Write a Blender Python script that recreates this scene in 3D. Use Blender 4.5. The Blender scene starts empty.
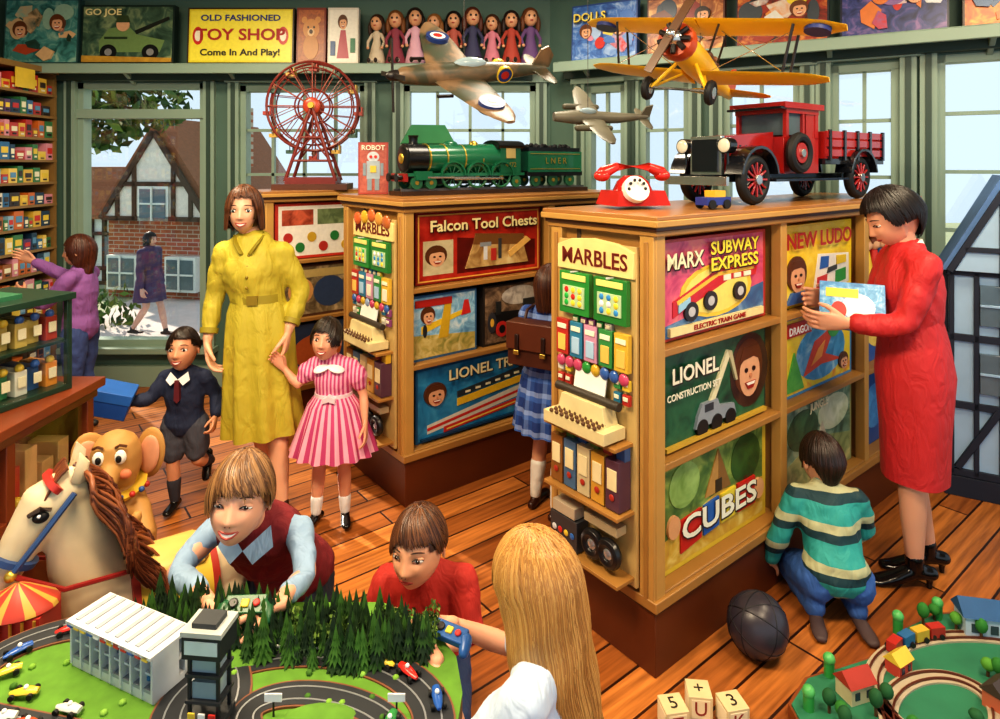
import bpy, bmesh, math, random
from mathutils import Vector as V, Matrix, Euler
random.seed(7)
rad=math.radians; pi=math.pi
sc=bpy.context.scene
# ---------------------------------------------------------------- materials
def lin(h):
    h=h.lstrip('#'); o=[]
    for i in (0,2,4):
        c=int(h[i:i+2],16)/255; o.append(c/12.92 if c<=.04045 else ((c+.055)/1.055)**2.4)
    return (*o,1)
MC={}
def m(col,r=.5,v=.18,s=14,metal=0,coat=0,sss=0):
    key=(col,r,v,s,metal,coat,sss)
    if key in MC: return MC[key]
    M=bpy.data.materials.new('mat_'+col.strip('#')); M.use_nodes=True
    n=M.node_tree.nodes; l=M.node_tree.links; b=n['Principled BSDF']
    b.inputs['Roughness'].default_value=r; b.inputs['Metallic'].default_value=metal
    b.inputs['Coat Weight'].default_value=coat
    if sss: b.inputs['Subsurface Weight'].default_value=sss; b.inputs['Subsurface Radius'].default_value=(.02,.008,.005); b.inputs['Subsurface Scale'].default_value=.5
    c=lin(col)
    tc=n.new('ShaderNodeTexCoord'); nz=n.new('ShaderNodeTexNoise'); nz.inputs['Scale'].default_value=s; nz.inputs['Detail'].default_value=3
    mx=n.new('ShaderNodeMix'); mx.data_type='RGBA'
    mx.inputs[6].default_value=(c[0]*(1-v),c[1]*(1-v),c[2]*(1-v),1); mx.inputs[7].default_value=(min(1,c[0]*(1+v)),min(1,c[1]*(1+v)),min(1,c[2]*(1+v)),1)
    l.new(tc.outputs['Object'],nz.inputs['Vector']); l.new(nz.outputs['Fac'],mx.inputs[0]); l.new(mx.outputs[2],b.inputs['Base Color'])
    MC[key]=M; return M
def mpaint(cols,scale=9,r=.35):
    key=('paint',tuple(cols),scale)
    if key in MC: return MC[key]
    M=bpy.data.materials.new('mat_print'); M.use_nodes=True
    n=M.node_tree.nodes; l=M.node_tree.links; b=n['Principled BSDF']; b.inputs['Roughness'].default_value=r
    tc=n.new('ShaderNodeTexCoord'); nz=n.new('ShaderNodeTexNoise'); nz.inputs['Scale'].default_value=scale; nz.inputs['Detail'].default_value=4; nz.inputs['Distortion'].default_value=1.2
    cr=n.new('ShaderNodeValToRGB'); e=cr.color_ramp.elements; k=len(cols)
    e[0].position=.3; e[0].color=lin(cols[0]); e[1].position=.7; e[1].color=lin(cols[-1])
    for i in range(1,k-1): q=e.new(.3+.4*i/(k-1)); q.color=lin(cols[i])
    l.new(tc.outputs['Object'],nz.inputs['Vector']); l.new(nz.outputs['Fac'],cr.inputs[0]); l.new(cr.outputs[0],b.inputs['Base Color']); MC[key]=M; return M
def mstripe(cols,axis,scale,cols2=None,axis2=None,scale2=1,r=.7):
    key=(tuple(cols),axis,scale,axis2,scale2)
    if key in MC: return MC[key]
    M=bpy.data.materials.new('mat_stripe'); M.use_nodes=True
    n=M.node_tree.nodes; l=M.node_tree.links; b=n['Principled BSDF']; b.inputs['Roughness'].default_value=r
    tc=n.new('ShaderNodeTexCoord'); sp=n.new('ShaderNodeSeparateXYZ'); l.new(tc.outputs['Object'],sp.inputs[0])
    def ramp(ax,sca,cs):
        mu=n.new('ShaderNodeMath'); mu.operation='MULTIPLY'; mu.inputs[1].default_value=sca; l.new(sp.outputs[ax],mu.inputs[0])
        fr=n.new('ShaderNodeMath'); fr.operation='FRACT'; l.new(mu.outputs[0],fr.inputs[0])
        cr=n.new('ShaderNodeValToRGB'); cr.color_ramp.interpolation='CONSTANT'
        e=cr.color_ramp.elements; e[0].color=lin(cs[0]); e[0].position=0; e[1].position=1/len(cs); e[1].color=lin(cs[1])
        for i,c in enumerate(cs[2:]): k=e.new((i+2)/len(cs)); k.color=lin(c)
        l.new(fr.outputs[0],cr.inputs[0]); return cr.outputs[0]
    o=ramp(axis,scale,cols)
    if cols2:
        o2=ramp(axis2,scale2,cols2); mx=n.new('ShaderNodeMix'); mx.data_type='RGBA'; mx.inputs[0].default_value=.5
        l.new(o,mx.inputs[6]); l.new(o2,mx.inputs[7]); o=mx.outputs[2]
    l.new(o,b.inputs['Base Color']); MC[key]=M; return M
def mglass():
    M=bpy.data.materials.new('mat_glass'); M.use_nodes=True
    n=M.node_tree.nodes; l=M.node_tree.links; b=n['Principled BSDF']; n.remove(b)
    t=n.new('ShaderNodeBsdfTransparent'); g=n.new('ShaderNodeBsdfGlossy'); g.inputs['Roughness'].default_value=.03
    mx=n.new('ShaderNodeMixShader'); mx.inputs[0].default_value=.07
    l.new(t.outputs[0],mx.inputs[1]); l.new(g.outputs[0],mx.inputs[2]); l.new(mx.outputs[0],n['Material Output'].inputs[0]); return M
GLASS=mglass()
def mbrick(c1,c2,cm,scale,bw,rh,mort=.01,rz=0,grain=True,r=.45,offset=.5,bump=.3):
    M=bpy.data.materials.new('mat_planks'); M.use_nodes=True
    n=M.node_tree.nodes; l=M.node_tree.links; b=n['Principled BSDF']; b.inputs['Roughness'].default_value=r
    tc=n.new('ShaderNodeTexCoord'); mp=n.new('ShaderNodeMapping'); mp.inputs['Rotation'].default_value=rz if isinstance(rz,tuple) else (0,0,rz)
    l.new(tc.outputs['Object'],mp.inputs[0])
    bt=n.new('ShaderNodeTexBrick'); bt.offset=offset; bt.inputs['Color1'].default_value=lin(c1); bt.inputs['Color2'].default_value=lin(c2); bt.inputs['Mortar'].default_value=lin(cm)
    bt.inputs['Scale'].default_value=scale; bt.inputs['Brick Width'].default_value=bw; bt.inputs['Row Height'].default_value=rh; bt.inputs['Mortar Size'].default_value=mort
    l.new(mp.outputs[0],bt.inputs[0]); o=bt.outputs[0]
    if grain:
        m2=n.new('ShaderNodeMapping'); m2.inputs['Scale'].default_value=(3,45,3); l.new(mp.outputs[0],m2.inputs[0])
        nz=n.new('ShaderNodeTexNoise'); nz.inputs['Scale'].default_value=1; nz.inputs['Detail'].default_value=6; l.new(m2.outputs[0],nz.inputs[0])
        cr=n.new('ShaderNodeValToRGB'); cr.color_ramp.elements[0].position=.3; cr.color_ramp.elements[0].color=(.45,.38,.3,1); cr.color_ramp.elements[1].position=.65; cr.color_ramp.elements[1].color=(1.25,1.2,1.1,1)
        l.new(nz.outputs[0],cr.inputs[0]); mx=n.new('ShaderNodeMix'); mx.data_type='RGBA'; mx.blend_type='MULTIPLY'; mx.inputs[0].default_value=.85
        l.new(o,mx.inputs[6]); l.new(cr.outputs[0],mx.inputs[7]); o=mx.outputs[2]
    l.new(o,b.inputs['Base Color'])
    bp=n.new('ShaderNodeBump'); bp.inputs['Strength'].default_value=bump; bp.inputs['Distance'].default_value=.004; bp.invert=True
    l.new(bt.outputs['Fac'],bp.inputs['Height']); l.new(bp.outputs[0],b.inputs['Normal']); return M
# ---------------------------------------------------------------- mesh builder
def frame(T,side):
    T=T.normalized(); s=side-side.dot(T)*T
    if s.length<1e-3:
        s=V((0,1,0)) if abs(T.y)<.9 else V((1,0,0)); s=s-s.dot(T)*T
    s.normalize(); return s,T.cross(s)
class B:
    def __init__(s): s.v=[];s.f=[];s.mi=[];s.mats=[]
    def _m(s,mat):
        if isinstance(mat,str): mat=m(mat)
        if mat not in s.mats: s.mats.append(mat)
        return s.mats.index(mat)
    def add(s,vs,fs,mat,X=None):
        o=len(s.v); s.v+=[tuple(X@V(p)) if X is not None else tuple(p) for p in vs]; i=s._m(mat)
        for f in fs: s.f.append([a+o for a in f]); s.mi.append(i)
        return s
    def box(s,c,d,mat,R=None,tap=1):
        vs=[]
        for z in (-.5,.5):
            t=tap if z>0 else 1
            for x,y in ((-.5,-.5),(.5,-.5),(.5,.5),(-.5,.5)): vs.append(V((x*d[0]*t,y*d[1]*t,z*d[2])))
        if R is not None:
            if isinstance(R,(int,float)): R=Matrix.Rotation(R,3,'Z')
            elif isinstance(R,tuple): R=Euler(R).to_matrix()
            vs=[R@p for p in vs]
        vs=[p+V(c) for p in vs]
        return s.add(vs,[(3,2,1,0),(4,5,6,7),(0,1,5,4),(1,2,6,5),(2,3,7,6),(3,0,4,7)],mat)
    def tube(s,secs,mat,n=12,side=(1,0,0),rnd=False,mats=None,fold=None):
        secs=[(V(a[0]),a[1],a[2] if len(a)>2 else a[1]) for a in secs]; side=V(side)
        if rnd:
            p0,a0,b0=secs[0]; t0=(secs[0][0]-secs[1][0]).normalized(); p1,a1,b1=secs[-1]; t1=(secs[-1][0]-secs[-2][0]).normalized()
            m0=min(a0,b0); m1=min(a1,b1)
            secs=[(p0+t0*m0*.9,a0*.4,b0*.4),(p0+t0*m0*.55,a0*.82,b0*.82)]+secs+[(p1+t1*m1*.55,a1*.82,b1*.82),(p1+t1*m1*.9,a1*.4,b1*.4)]
        vs=[];N=len(secs)
        for i,(p,a,b) in enumerate(secs):
            T=secs[min(i+1,N-1)][0]-secs[max(i-1,0)][0]
            if T.length<1e-6: T=V((0,0,1))
            u,w=frame(T,side)
            for j in range(n):
                q=2*pi*j/n; k=1
                if fold: k=1+fold[1]*math.cos(fold[0]*q+ (fold[2] if len(fold)>2 else 0))*(i/(N-1))
                vs.append(p+u*a*math.cos(q)*k+w*b*math.sin(q)*k)
        fs=[(i*n+j,i*n+(j+1)%n,(i+1)*n+(j+1)%n,(i+1)*n+j) for i in range(N-1) for j in range(n)]
        if mats:
            o=len(s.v); s.v+=[tuple(p) for p in vs]
            for k,f in enumerate(fs): s.f.append([a+o for a in f]); s.mi.append(s._m(mats[(k%n)%len(mats)]))
            s.f.append([o+j for j in range(n)][::-1]); s.mi.append(0); s.f.append([o+(N-1)*n+j for j in range(n)]); s.mi.append(0)
            return s
        fs+=[list(range(n))[::-1],[(N-1)*n+j for j in range(n)]]
        return s.add(vs,fs,mat)
    def cyl(s,a,b,r,mat,r2=None,n=14): return s.tube([(a,r),(b,r if r2 is None else r2)],mat,n)
    def path(s,pts,r,mat,n=6,closed=False):
        return s.tube([(p,r) for p in (pts+[pts[0]] if closed else pts)],mat,n,side=(.13,.21,.97))
    def sph(s,c,r,mat,n=14,R=None):
        r=(r,r,r) if isinstance(r,(int,float)) else r; vs=[];k=max(6,n//2+2); fs=[]
        if isinstance(R,tuple): R=Euler(R).to_matrix()
        for i in range(1,k):
            t=pi*i/k
            for j in range(n):
                q=2*pi*j/n; p=V((r[0]*math.sin(t)*math.cos(q),r[1]*math.sin(t)*math.sin(q),r[2]*math.cos(t))); vs.append((R@p if R else p)+V(c))
        for i in range(k-2):
            for j in range(n): fs.append((i*n+j,(i+1)*n+j,(i+1)*n+(j+1)%n,i*n+(j+1)%n))
        a=V((0,0,r[2])); a=R@a if R else a; t=len(vs); vs+=[V(c)+a,V(c)-a]
        fs+=[(t,j,(j+1)%n) for j in range(n)]+[(t+1,(k-2)*n+(j+1)%n,(k-2)*n+j) for j in range(n)]
        return s.add(vs,fs,mat)
    def ext(s,pts,a,b,mat,ax='y'):
        def P(u,w,t): return {'y':(u,t,w),'z':(u,w,t),'x':(t,u,w)}[ax]
        n=len(pts); vs=[P(u,w,a) for u,w in pts]+[P(u,w,b) for u,w in pts]
        return s.add(vs,[list(range(n)),list(range(n,2*n))[::-1]]+[(j,(j+1)%n,n+(j+1)%n,n+j) for j in range(n)],mat)
    def torus(s,c,R,r,mat,axis='y',n=28,k=8):
        ax={'x':0,'y':1,'z':2}[axis]; vs=[]
        for i in range(n):
            q=2*pi*i/n
            for j in range(k):
                t=2*pi*j/k; a=(R+r*math.cos(t))*math.cos(q); b=(R+r*math.cos(t))*math.sin(q); h=r*math.sin(t)
                p=[a,b]; p.insert(ax,h); vs.append(V(p)+V(c))
        return s.add(vs,[(i*k+j,i*k+(j+1)%k,((i+1)%n)*k+(j+1)%k,((i+1)%n)*k+j) for i in range(n) for j in range(k)],mat)
    def ribbon(s,pts,w,z0,z1,mat,closed=True):
        n=len(pts); L=[];Rr=[]
        for i in range(n):
            a=V(pts[(i-1)%n] if closed or i>0 else pts[0]); b=V(pts[(i+1)%n] if closed or i<n-1 else pts[-1]); t=(b-a).normalized(); q=V((-t.y,t.x))*w/2; p=V(pts[i]); L.append(p+q);Rr.append(p-q)
        vs=[(p.x,p.y,z1) for p in L]+[(p.x,p.y,z1) for p in Rr]+[(p.x,p.y,z0) for p in L]+[(p.x,p.y,z0) for p in Rr]
        fs=[]
        for i in range(n if closed else n-1):
            j=(i+1)%n; fs+=[(i,j,n+j,n+i),(2*n+i,2*n+j,j,i),(n+i,n+j,3*n+j,3*n+i)]
        return s.add(vs,fs,mat)
    def obj(s,name,parent=None,loc=(0,0,0),rot=(0,0,0),scale=1,bev=0,ang=38,X=None):
        me=bpy.data.meshes.new(name); me.from_pydata(s.v,[],s.f)
        for t in s.mats: me.materials.append(t)
        me.polygons.foreach_set('material_index',s.mi); me.polygons.foreach_set('use_smooth',[True]*len(s.f)); me.update()
        bm=bmesh.new(); bm.from_mesh(me); bmesh.ops.recalc_face_normals(bm,faces=bm.faces[:]); bm.to_mesh(me); bm.free()
        me.set_sharp_from_angle(angle=rad(ang))
        o=bpy.data.objects.new(name,me); sc.collection.objects.link(o)
        if X is not None: o.matrix_local=X
        else:
            o.location=loc; o.rotation_euler=(0,0,rot) if isinstance(rot,(int,float)) else rot; o.scale=(scale,)*3 if isinstance(scale,(int,float)) else scale
        if parent: o.parent=parent
        if bev:
            b=o.modifiers.new('bev','BEVEL'); b.width=bev; b.segments=2; b.limit_method='ANGLE'
        return o
def empty(name,loc=(0,0,0),rot=0):
    o=bpy.data.objects.new(name,None); sc.collection.objects.link(o); o.location=loc; o.rotation_euler=(0,0,rot) if isinstance(rot,(int,float)) else rot; o.empty_display_size=.1; return o
def text(s,parent,loc,size,mat,rot=(pi/2,0,0),ex=.0008,sx=1,bold=0,name='lettering'):
    c=bpy.data.curves.new(name,'FONT'); c.body=s; c.size=size; c.align_x='CENTER'; c.align_y='CENTER'; c.extrude=ex; c.offset=bold; c.resolution_u=3
    c.materials.append(m(mat) if isinstance(mat,str) else mat)
    o=bpy.data.objects.new(name,c); sc.collection.objects.link(o); o.location=loc; o.rotation_euler=rot; o.scale=(sx,1,1); o.parent=parent; return o
# flat artwork: elements in 0..1 coordinates on a w x h panel facing -Y
def art(b,w,h,els,y=0,x0=None,z0=0):
    x0=-w/2 if x0 is None else x0
    for i,e in enumerate(els):
        yy=y-.0009*(i+1); t=e[0]
        if t=='r': P=[(e[1],e[2]),(e[3],e[2]),(e[3],e[4]),(e[1],e[4])];c=e[5]
        elif t=='e': P=[(e[1]+e[3]*math.cos(2*pi*k/20),e[2]+e[4]*math.sin(2*pi*k/20)) for k in range(20)];c=e[5]
        else: P=e[1];c=e[2]
        P=[(x0+u*w,z0+v*h) for u,v in P]
        b.ext(P,yy,y+.0002,mpaint(c,7/max(w,.2)) if isinstance(c,tuple) else m(c,.35,.15,40))
def facel(cx,cy,r,skin='#e0a880',hair='#5a3218',asp=1):
    ry=r*asp
    return [('e',cx-r*.1,cy+ry*.25,r*1.15,ry*1.15,hair),('e',cx,cy-ry*.05,r*.82,ry*.95,skin),('p',[(cx-r*.95,cy+ry*.3),(cx-r*.5,cy+ry*1.1),(cx+r*.6,cy+ry*1.1),(cx+r*.9,cy+ry*.4),(cx+r*.3,cy+ry*.62),(cx-r*.5,cy+ry*.55)],hair),
     ('e',cx-r*.3,cy+ry*.12,r*.13,ry*.10,'#20140e'),('e',cx+r*.3,cy+ry*.12,r*.13,ry*.10,'#20140e'),('e',cx+r*.04,cy-ry*.14,r*.1,ry*.1,'#c98860'),
     ('p',[(cx-r*.42,cy-ry*.38),(cx+r*.42,cy-ry*.38),(cx+r*.2,cy-ry*.66),(cx-r*.2,cy-ry*.66)],'#a02818'),('p',[(cx-r*.36,cy-ry*.39),(cx+r*.36,cy-ry*.39),(cx+r*.25,cy-ry*.5),(cx-r*.25,cy-ry*.5)],'#f4ecdc')]
def gamebox(name,loc,rot,w,h,d,base,els,txt=(),side=None,tilt=0):
    b=B(); sd=side or (base if isinstance(base,str) else base[0])
    b.box((0,d/2,h/2),(w,d,h),m(sd,.4)); art(b,w,h,[('r',0.01,.01,.99,.99,base)]+list(els))
    o=b.obj(name,loc=loc,rot=(tilt,0,rot))
    for t in txt:
        p=((t[1]-.5)*w,-.0009*(len(els)+3),t[2]*h); sx=t[5] if len(t)>5 else 1
        if t[3]>.16 and t[4] not in ('#a41d16','#a81f18','#c2261d'): text(t[0],o,(p[0]+.004,p[1]+.0006,p[2]-.004),t[3]*h,'#2a100c',sx=sx,bold=.045*t[3]*h)
        text(t[0],o,p,t[3]*h,t[4],sx=sx,bold=.02*t[3]*h)
    return o
def busy(seed,pal,n=16,faces=2):
    rn=random.Random(seed); L=[('r',.02,.03,.98,.97,tuple(pal[:3]))]
    for i in range(n):
        x,y=rn.uniform(.12,.88),rn.uniform(.12,.8); a,c_=rn.uniform(.04,.16),rn.uniform(.05,.2); c=rn.choice(pal)
        if i%3==0: L.append(('e',x,y,min(a,x-.03,.97-x),min(c_,y-.04,.96-y),c))
        else:
            q=rn.uniform(0,6); L.append(('p',[(min(.97,max(.03,x+a*rn.uniform(.6,1.3)*math.cos(q+k*2*pi/5))),min(.96,max(.04,y+c_*rn.uniform(.6,1.3)*math.sin(q+k*2*pi/5)))) for k in range(5)],c if i%2 else (c,rn.choice(pal))))
    for i in range(faces): L+=facel(.24+.5*i/max(1,faces-1) if faces>1 else .7,.5+.1*(i%2),.085,hair=rn.choice(['#2a1810','#6a3a1c','#b8863a']),asp=1.25)
    return L
# ---------------------------------------------------------------- room shell
WALL=m('#4f6b5f',.6,.12,3); TRIM=m('#8aa090',.45,.08,4); WHITE=m('#dfe6df',.4,.05); DARKT=m('#33493f',.5,.1,5)
fl=B().box((0,2,-.05),(9,8,.1),mbrick('#c88040','#8e5024','#341808',1,1.5,.13,.005,rz=-rad(38.3),r=.36)).obj('floor')
B().box((0,2,3.15),(9,8,.1),m('#8b8570',.8)).obj('ceiling')
def wall(name,p,rot,L,wins,zt=3.1,th=.12):
    b=B(); x=0
    for (a,c,z0,z1) in wins:
        if a>x: b.box(((x+a)/2,th/2,zt/2),(a-x,th,zt),WALL)
        b.box(((a+c)/2,th/2,z0/2),(c-a,th,z0),WALL); b.box(((a+c)/2,th/2,(z1+zt)/2),(c-a,th,zt-z1),WALL); x=c
    if x<L: b.box(((x+L)/2,th/2,zt/2),(L-x,th,zt),WALL)
    return b.obj(name,loc=p,rot=rot)
wn=[0]
def window(p,rot,a,c,z0,z1,nx,nz,transom=None):
    wn[0]+=1; b=B(); w=c-a; h=z1-z0; f=.045; xc=(a+c)/2
    for x in (a+f/2,c-f/2): b.box((x,.05,(z0+z1)/2),(f,.1,h),TRIM)
    for z in (z0+f/2,z1-f/2): b.box((xc,.05,z),(w,.1,f),TRIM)
    for i in range(1,nx): b.box((a+w*i/nx,.05,(z0+z1)/2),(.022,.04,h),TRIM)
    for i in range(1,nz): b.box((xc,.05,z0+h*i/nz),(w,.04,.022),TRIM)
    if transom: b.box((xc,.04,transom),(w,.12,.07),TRIM)
    for x in (a-.04,c+.04):
        b.box((x,-.02,(z0+z1)/2),(.085,.04,h+.1),TRIM); b.box((x,-.035,(z0+z1)/2),(.03,.03,h+.1),DARKT)
    b.box((xc,-.03,z1+.05),(w+.2,.06,.06),TRIM); b.box((xc,-.05,z0-.02),(w+.2,.1,.04),TRIM)
    b.box((xc,.055,(z0+z1)/2),(w-.02,.004,h-.02),GLASS)
    return b.obj('window_%d'%wn[0],loc=p,rot=rot)
BW=(-3.85,5,0); L=4.24
wB=[(.55,1.55,.31,2.36),(1.82,2.80,.95,2.34),(3.10,4.13,.95,2.34)]
wall('wall_back',BW,0,L,wB)
for i,(a,c,z0,z1) in enumerate(wB): window(BW,0,a,c,z0,z1,1 if i==0 else 4,1 if i==0 else 4,transom=2.12 if i==0 else None)
DP=(.39,5,0); DR=-math.atan2(1.4,2.41); DL=3.9
wD=[(.3,.62,.95,2.31),(.72,1.08,.95,2.31),(1.3,1.78,.95,2.33),(1.95,2.32,.95,2.34),(2.5,3.5,.32,2.36)]
wall('wall_right',DP,DR,DL,wD)
for i,(a,c,z0,z1) in enumerate(wD): window(DP,DR,a,c,z0,z1,[2,2,2,2,3][i],[4,4,4,4,6][i])
wall('wall_left',(-3.85,-1,0),pi/2,6.1,[])
B().box((-1.6,4.98,.08),(3.9,.04,.16),TRIM).obj('baseboard_back')
def dpt(s,y,z=0): return V((DP[0]+s*math.cos(DR)-y*math.sin(DR),DP[1]+s*math.sin(DR)+y*math.cos(DR),z))
b=B(); b.box((DL/2,-.02,.08),(DL-.1,.04,.16),TRIM); b.obj('baseboard_right',loc=DP,rot=DR)
def hshelf(name,p,rot,L,x0=0):
    b=B(); b.box((x0+L/2,-.13,2.46),(L,.26,.03),TRIM); b.box((x0+L/2,-.25,2.435),(L,.03,.07),TRIM); b.box((x0+L/2,-.04,2.41),(L,.08,.08),DARKT)
    for i in range(int(L/.8)+1): b.ext([(-.0,2.44),(-.2,2.44),(-.0,2.34)],x0+.2+i*.8-.015,x0+.2+i*.8+.015,TRIM,'x')
    return b.obj(name,loc=p,rot=rot,bev=.004)
hshelf('shelf_high_back',(-3.85,5,0),0,4.1); hshelf('shelf_high_right',DP,DR,3.7,.15)
# ---------------------------------------------------------------- outside
b=B(); b.box((0,16,-.75),(60,21.5,.1),m('#9aa07c',.9,.2,2)); b.box((-5.2,9.5,-.71),(2.4,8,.04),m('#c9bdb6',.9,.15,5),R=.1); b.obj('street_ground')
BR=mbrick('#b0603f','#96502f','#b8a898',1,.22,.075,.008,rz=(pi/2,0,0),grain=False,r=.8)
b=B(); RF=m('#8a5638',.8,.3,20)
b.box((0,1.5,.75),(2.2,3,1.5),BR); b.ext([(-1.3,1.45),(1.3,1.45),(0,3.3)],-.12,3.1,RF); b.ext([(-1.08,1.45),(1.08,1.45),(0,3.0)],-.16,.0,m('#e8e2d6',.7)); TBR=m('#4a3426',.8)
for zz,ww in ((1.48,2.1),(2.1,1.3)): b.box((0,-.17,zz),(ww,.06,.08),TBR)
for xx,hh_ in ((-.75,.5),(-.4,1.0),(.4,1.0),(.75,.5)): b.box((xx,-.17,1.45+hh_/2),(.07,.06,hh_),TBR)
for sg in (1,-1): b.box((sg*.55,-.18,2.25),(.09,.06,1.9),TBR,R=(0,-sg*.61,0))
for xx in (-1.15,-1.5,-2.1,-2.4,-3.0,-3.35): b.box((xx,.97,.7),(.07,.06,1.4),TBR)
for zz in (.05,.35,1.05,1.38): b.box((-2.2,.96,zz),(2.4,.06,.07),TBR)
b.box((-2.2,2.2,.7),(2.4,2.4,1.4),WHITE); b.ext([(.9,1.35),(3.5,1.35),(2.9,2.4),(1.5,2.4)],-3.5,-1.0,RF,'x'); 
for x,z in ((-.65,.5),(.55,.5),(0,1.75)):
    b.box((x,-.02,z),(.62,.36,.62),WHITE); b.box((x,-.21,z),(.52,.02,.52),m('#5f7078',.1)); b.box((x,-.23,z),(.03,.03,.6),WHITE); b.box((x,-.23,z),(.55,.03,.03),WHITE)
for x in (-1.8,-2.7): b.box((x,.96,.7),(.5,.08,.6),m('#5f7078',.1)); b.box((x,.93,.7),(.03,.05,.6),WHITE)
b.box((.6,1.5,3.0),(.35,.4,1.2),BR)
b.obj('brick_house',loc=(-6.15,11.6,-.72),rot=-.2)
def leafblob(b,c,R,n,cols,s=.09):
    for i in range(n):
        d=V((random.gauss(0,1),random.gauss(0,1),random.gauss(0,1))); d=d.normalized()*R*random.uniform(.5,1)
        p=V(c)+d; e=Euler((random.uniform(0,6),random.uniform(0,6),random.uniform(0,6))).to_matrix()
        b.add([p+e@V(q)*s for q in ((-1,0,0),(0,-.5,.1),(1,0,0),(0,.5,.1))],[(0,1,2,3)],random.choice(cols))
GR=[m('#4b6b2a',.8),m('#6d8a3a',.8),m('#35501f',.8)]
b=B(); b.tube([((-.9,0,0),.16),((-.9,0,1.6),.12),((-.6,0,3),.08)],m('#5a4632',.9),8); b.tube([((-.6,0,2.9),.07),((.2,-.1,3.2),.04),((.9,-.2,3.1),.02)],m('#5a4632',.9),6)
for c,R,n in (((.5,-.2,3.05),.5,300),((-.2,0,3.1),.6,300),((-.9,0,3.0),.7,350),((1.1,0,3.2),.35,120)): leafblob(b,c,R,n,GR,.10)
b.obj('leafy_tree',loc=(-5.3,8.0,-.7))
b=B()
for i in range(6): leafblob(b,(i*.45,0,.25),.38,90,GR,.08)
b.obj('garden_hedge',loc=(-8.1,9.4,-.7),rot=.1)
# ---------------------------------------------------------------- people
def feat(x,z):
    y=0; ax=abs(x)
    g=lambda a,s: math.exp(-(a/s)**2)
    if -.24<z<.08:
        t=(.08-z)/.24; t=max(0,min(1,t)); A=.010+.085*t**1.4
        if z<-.155: A*=max(0,1-((-.155-z)/.06))**.7
        y+=A*g(x,.032+.028*t)
    y+=.016*g(ax-.058,.028)*g(z+.165,.028)
    y-=.034*g(ax-.15,.08)*g(z-.0,.05); y+=.014*g(ax-.14,.12)*g(z-.095,.035)
    y+=.014*g(x,.10)*g(z+.25,.02)+.016*g(x,.09)*g(z+.305,.022); y+=.026*g(x,.08)*g(z+.43,.06)
    y+=.026*g(ax-.18,.08)*g(z+.14,.09); return y
JW=.40
def hbase(hx,hy,dz):
    z=.5*dz
    if dz>=0: f=math.sqrt(max(0,1-dz*dz)); jx=1
    else:
        f=math.sqrt(max(0,1-abs(dz)**3.2)); jx=1-JW*abs(dz)**1.5
        if hy>0: f=math.sqrt(max(0,1-dz*dz))*(1-.25*abs(dz))
    return .34*hx*f*jx,.43*hy*f+(.03 if hy>0 else 0)*f,z
def fronty(x,z):
    dz=z/.5; f=math.sqrt(max(1e-4,1-dz*dz)) if dz>=0 else math.sqrt(max(1e-4,1-abs(dz)**3.2))
    jx=1 if dz>=0 else 1-JW*abs(dz)**1.5
    hx=min(.98,abs(x)/(.34*f*jx)); return -.43*math.sqrt(1-hx*hx)*f-feat(x,z)
def zend(st,phi):
    a=abs(phi)*180/pi; P=[(0,st['fr']),(st.get('fa',42),st['fr']),(st.get('fa',42)+18,st['sd']),(115,st['sd2'] if 'sd2' in st else st['sd']),(140,st['bk']),(181,st['bk'])]
    for (a0,z0),(a1,z1) in zip(P,P[1:]):
        if a<=a1: return z0+(z1-z0)*(a-a0)/(a1-a0+1e-6)
    return P[-1][1]
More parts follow.
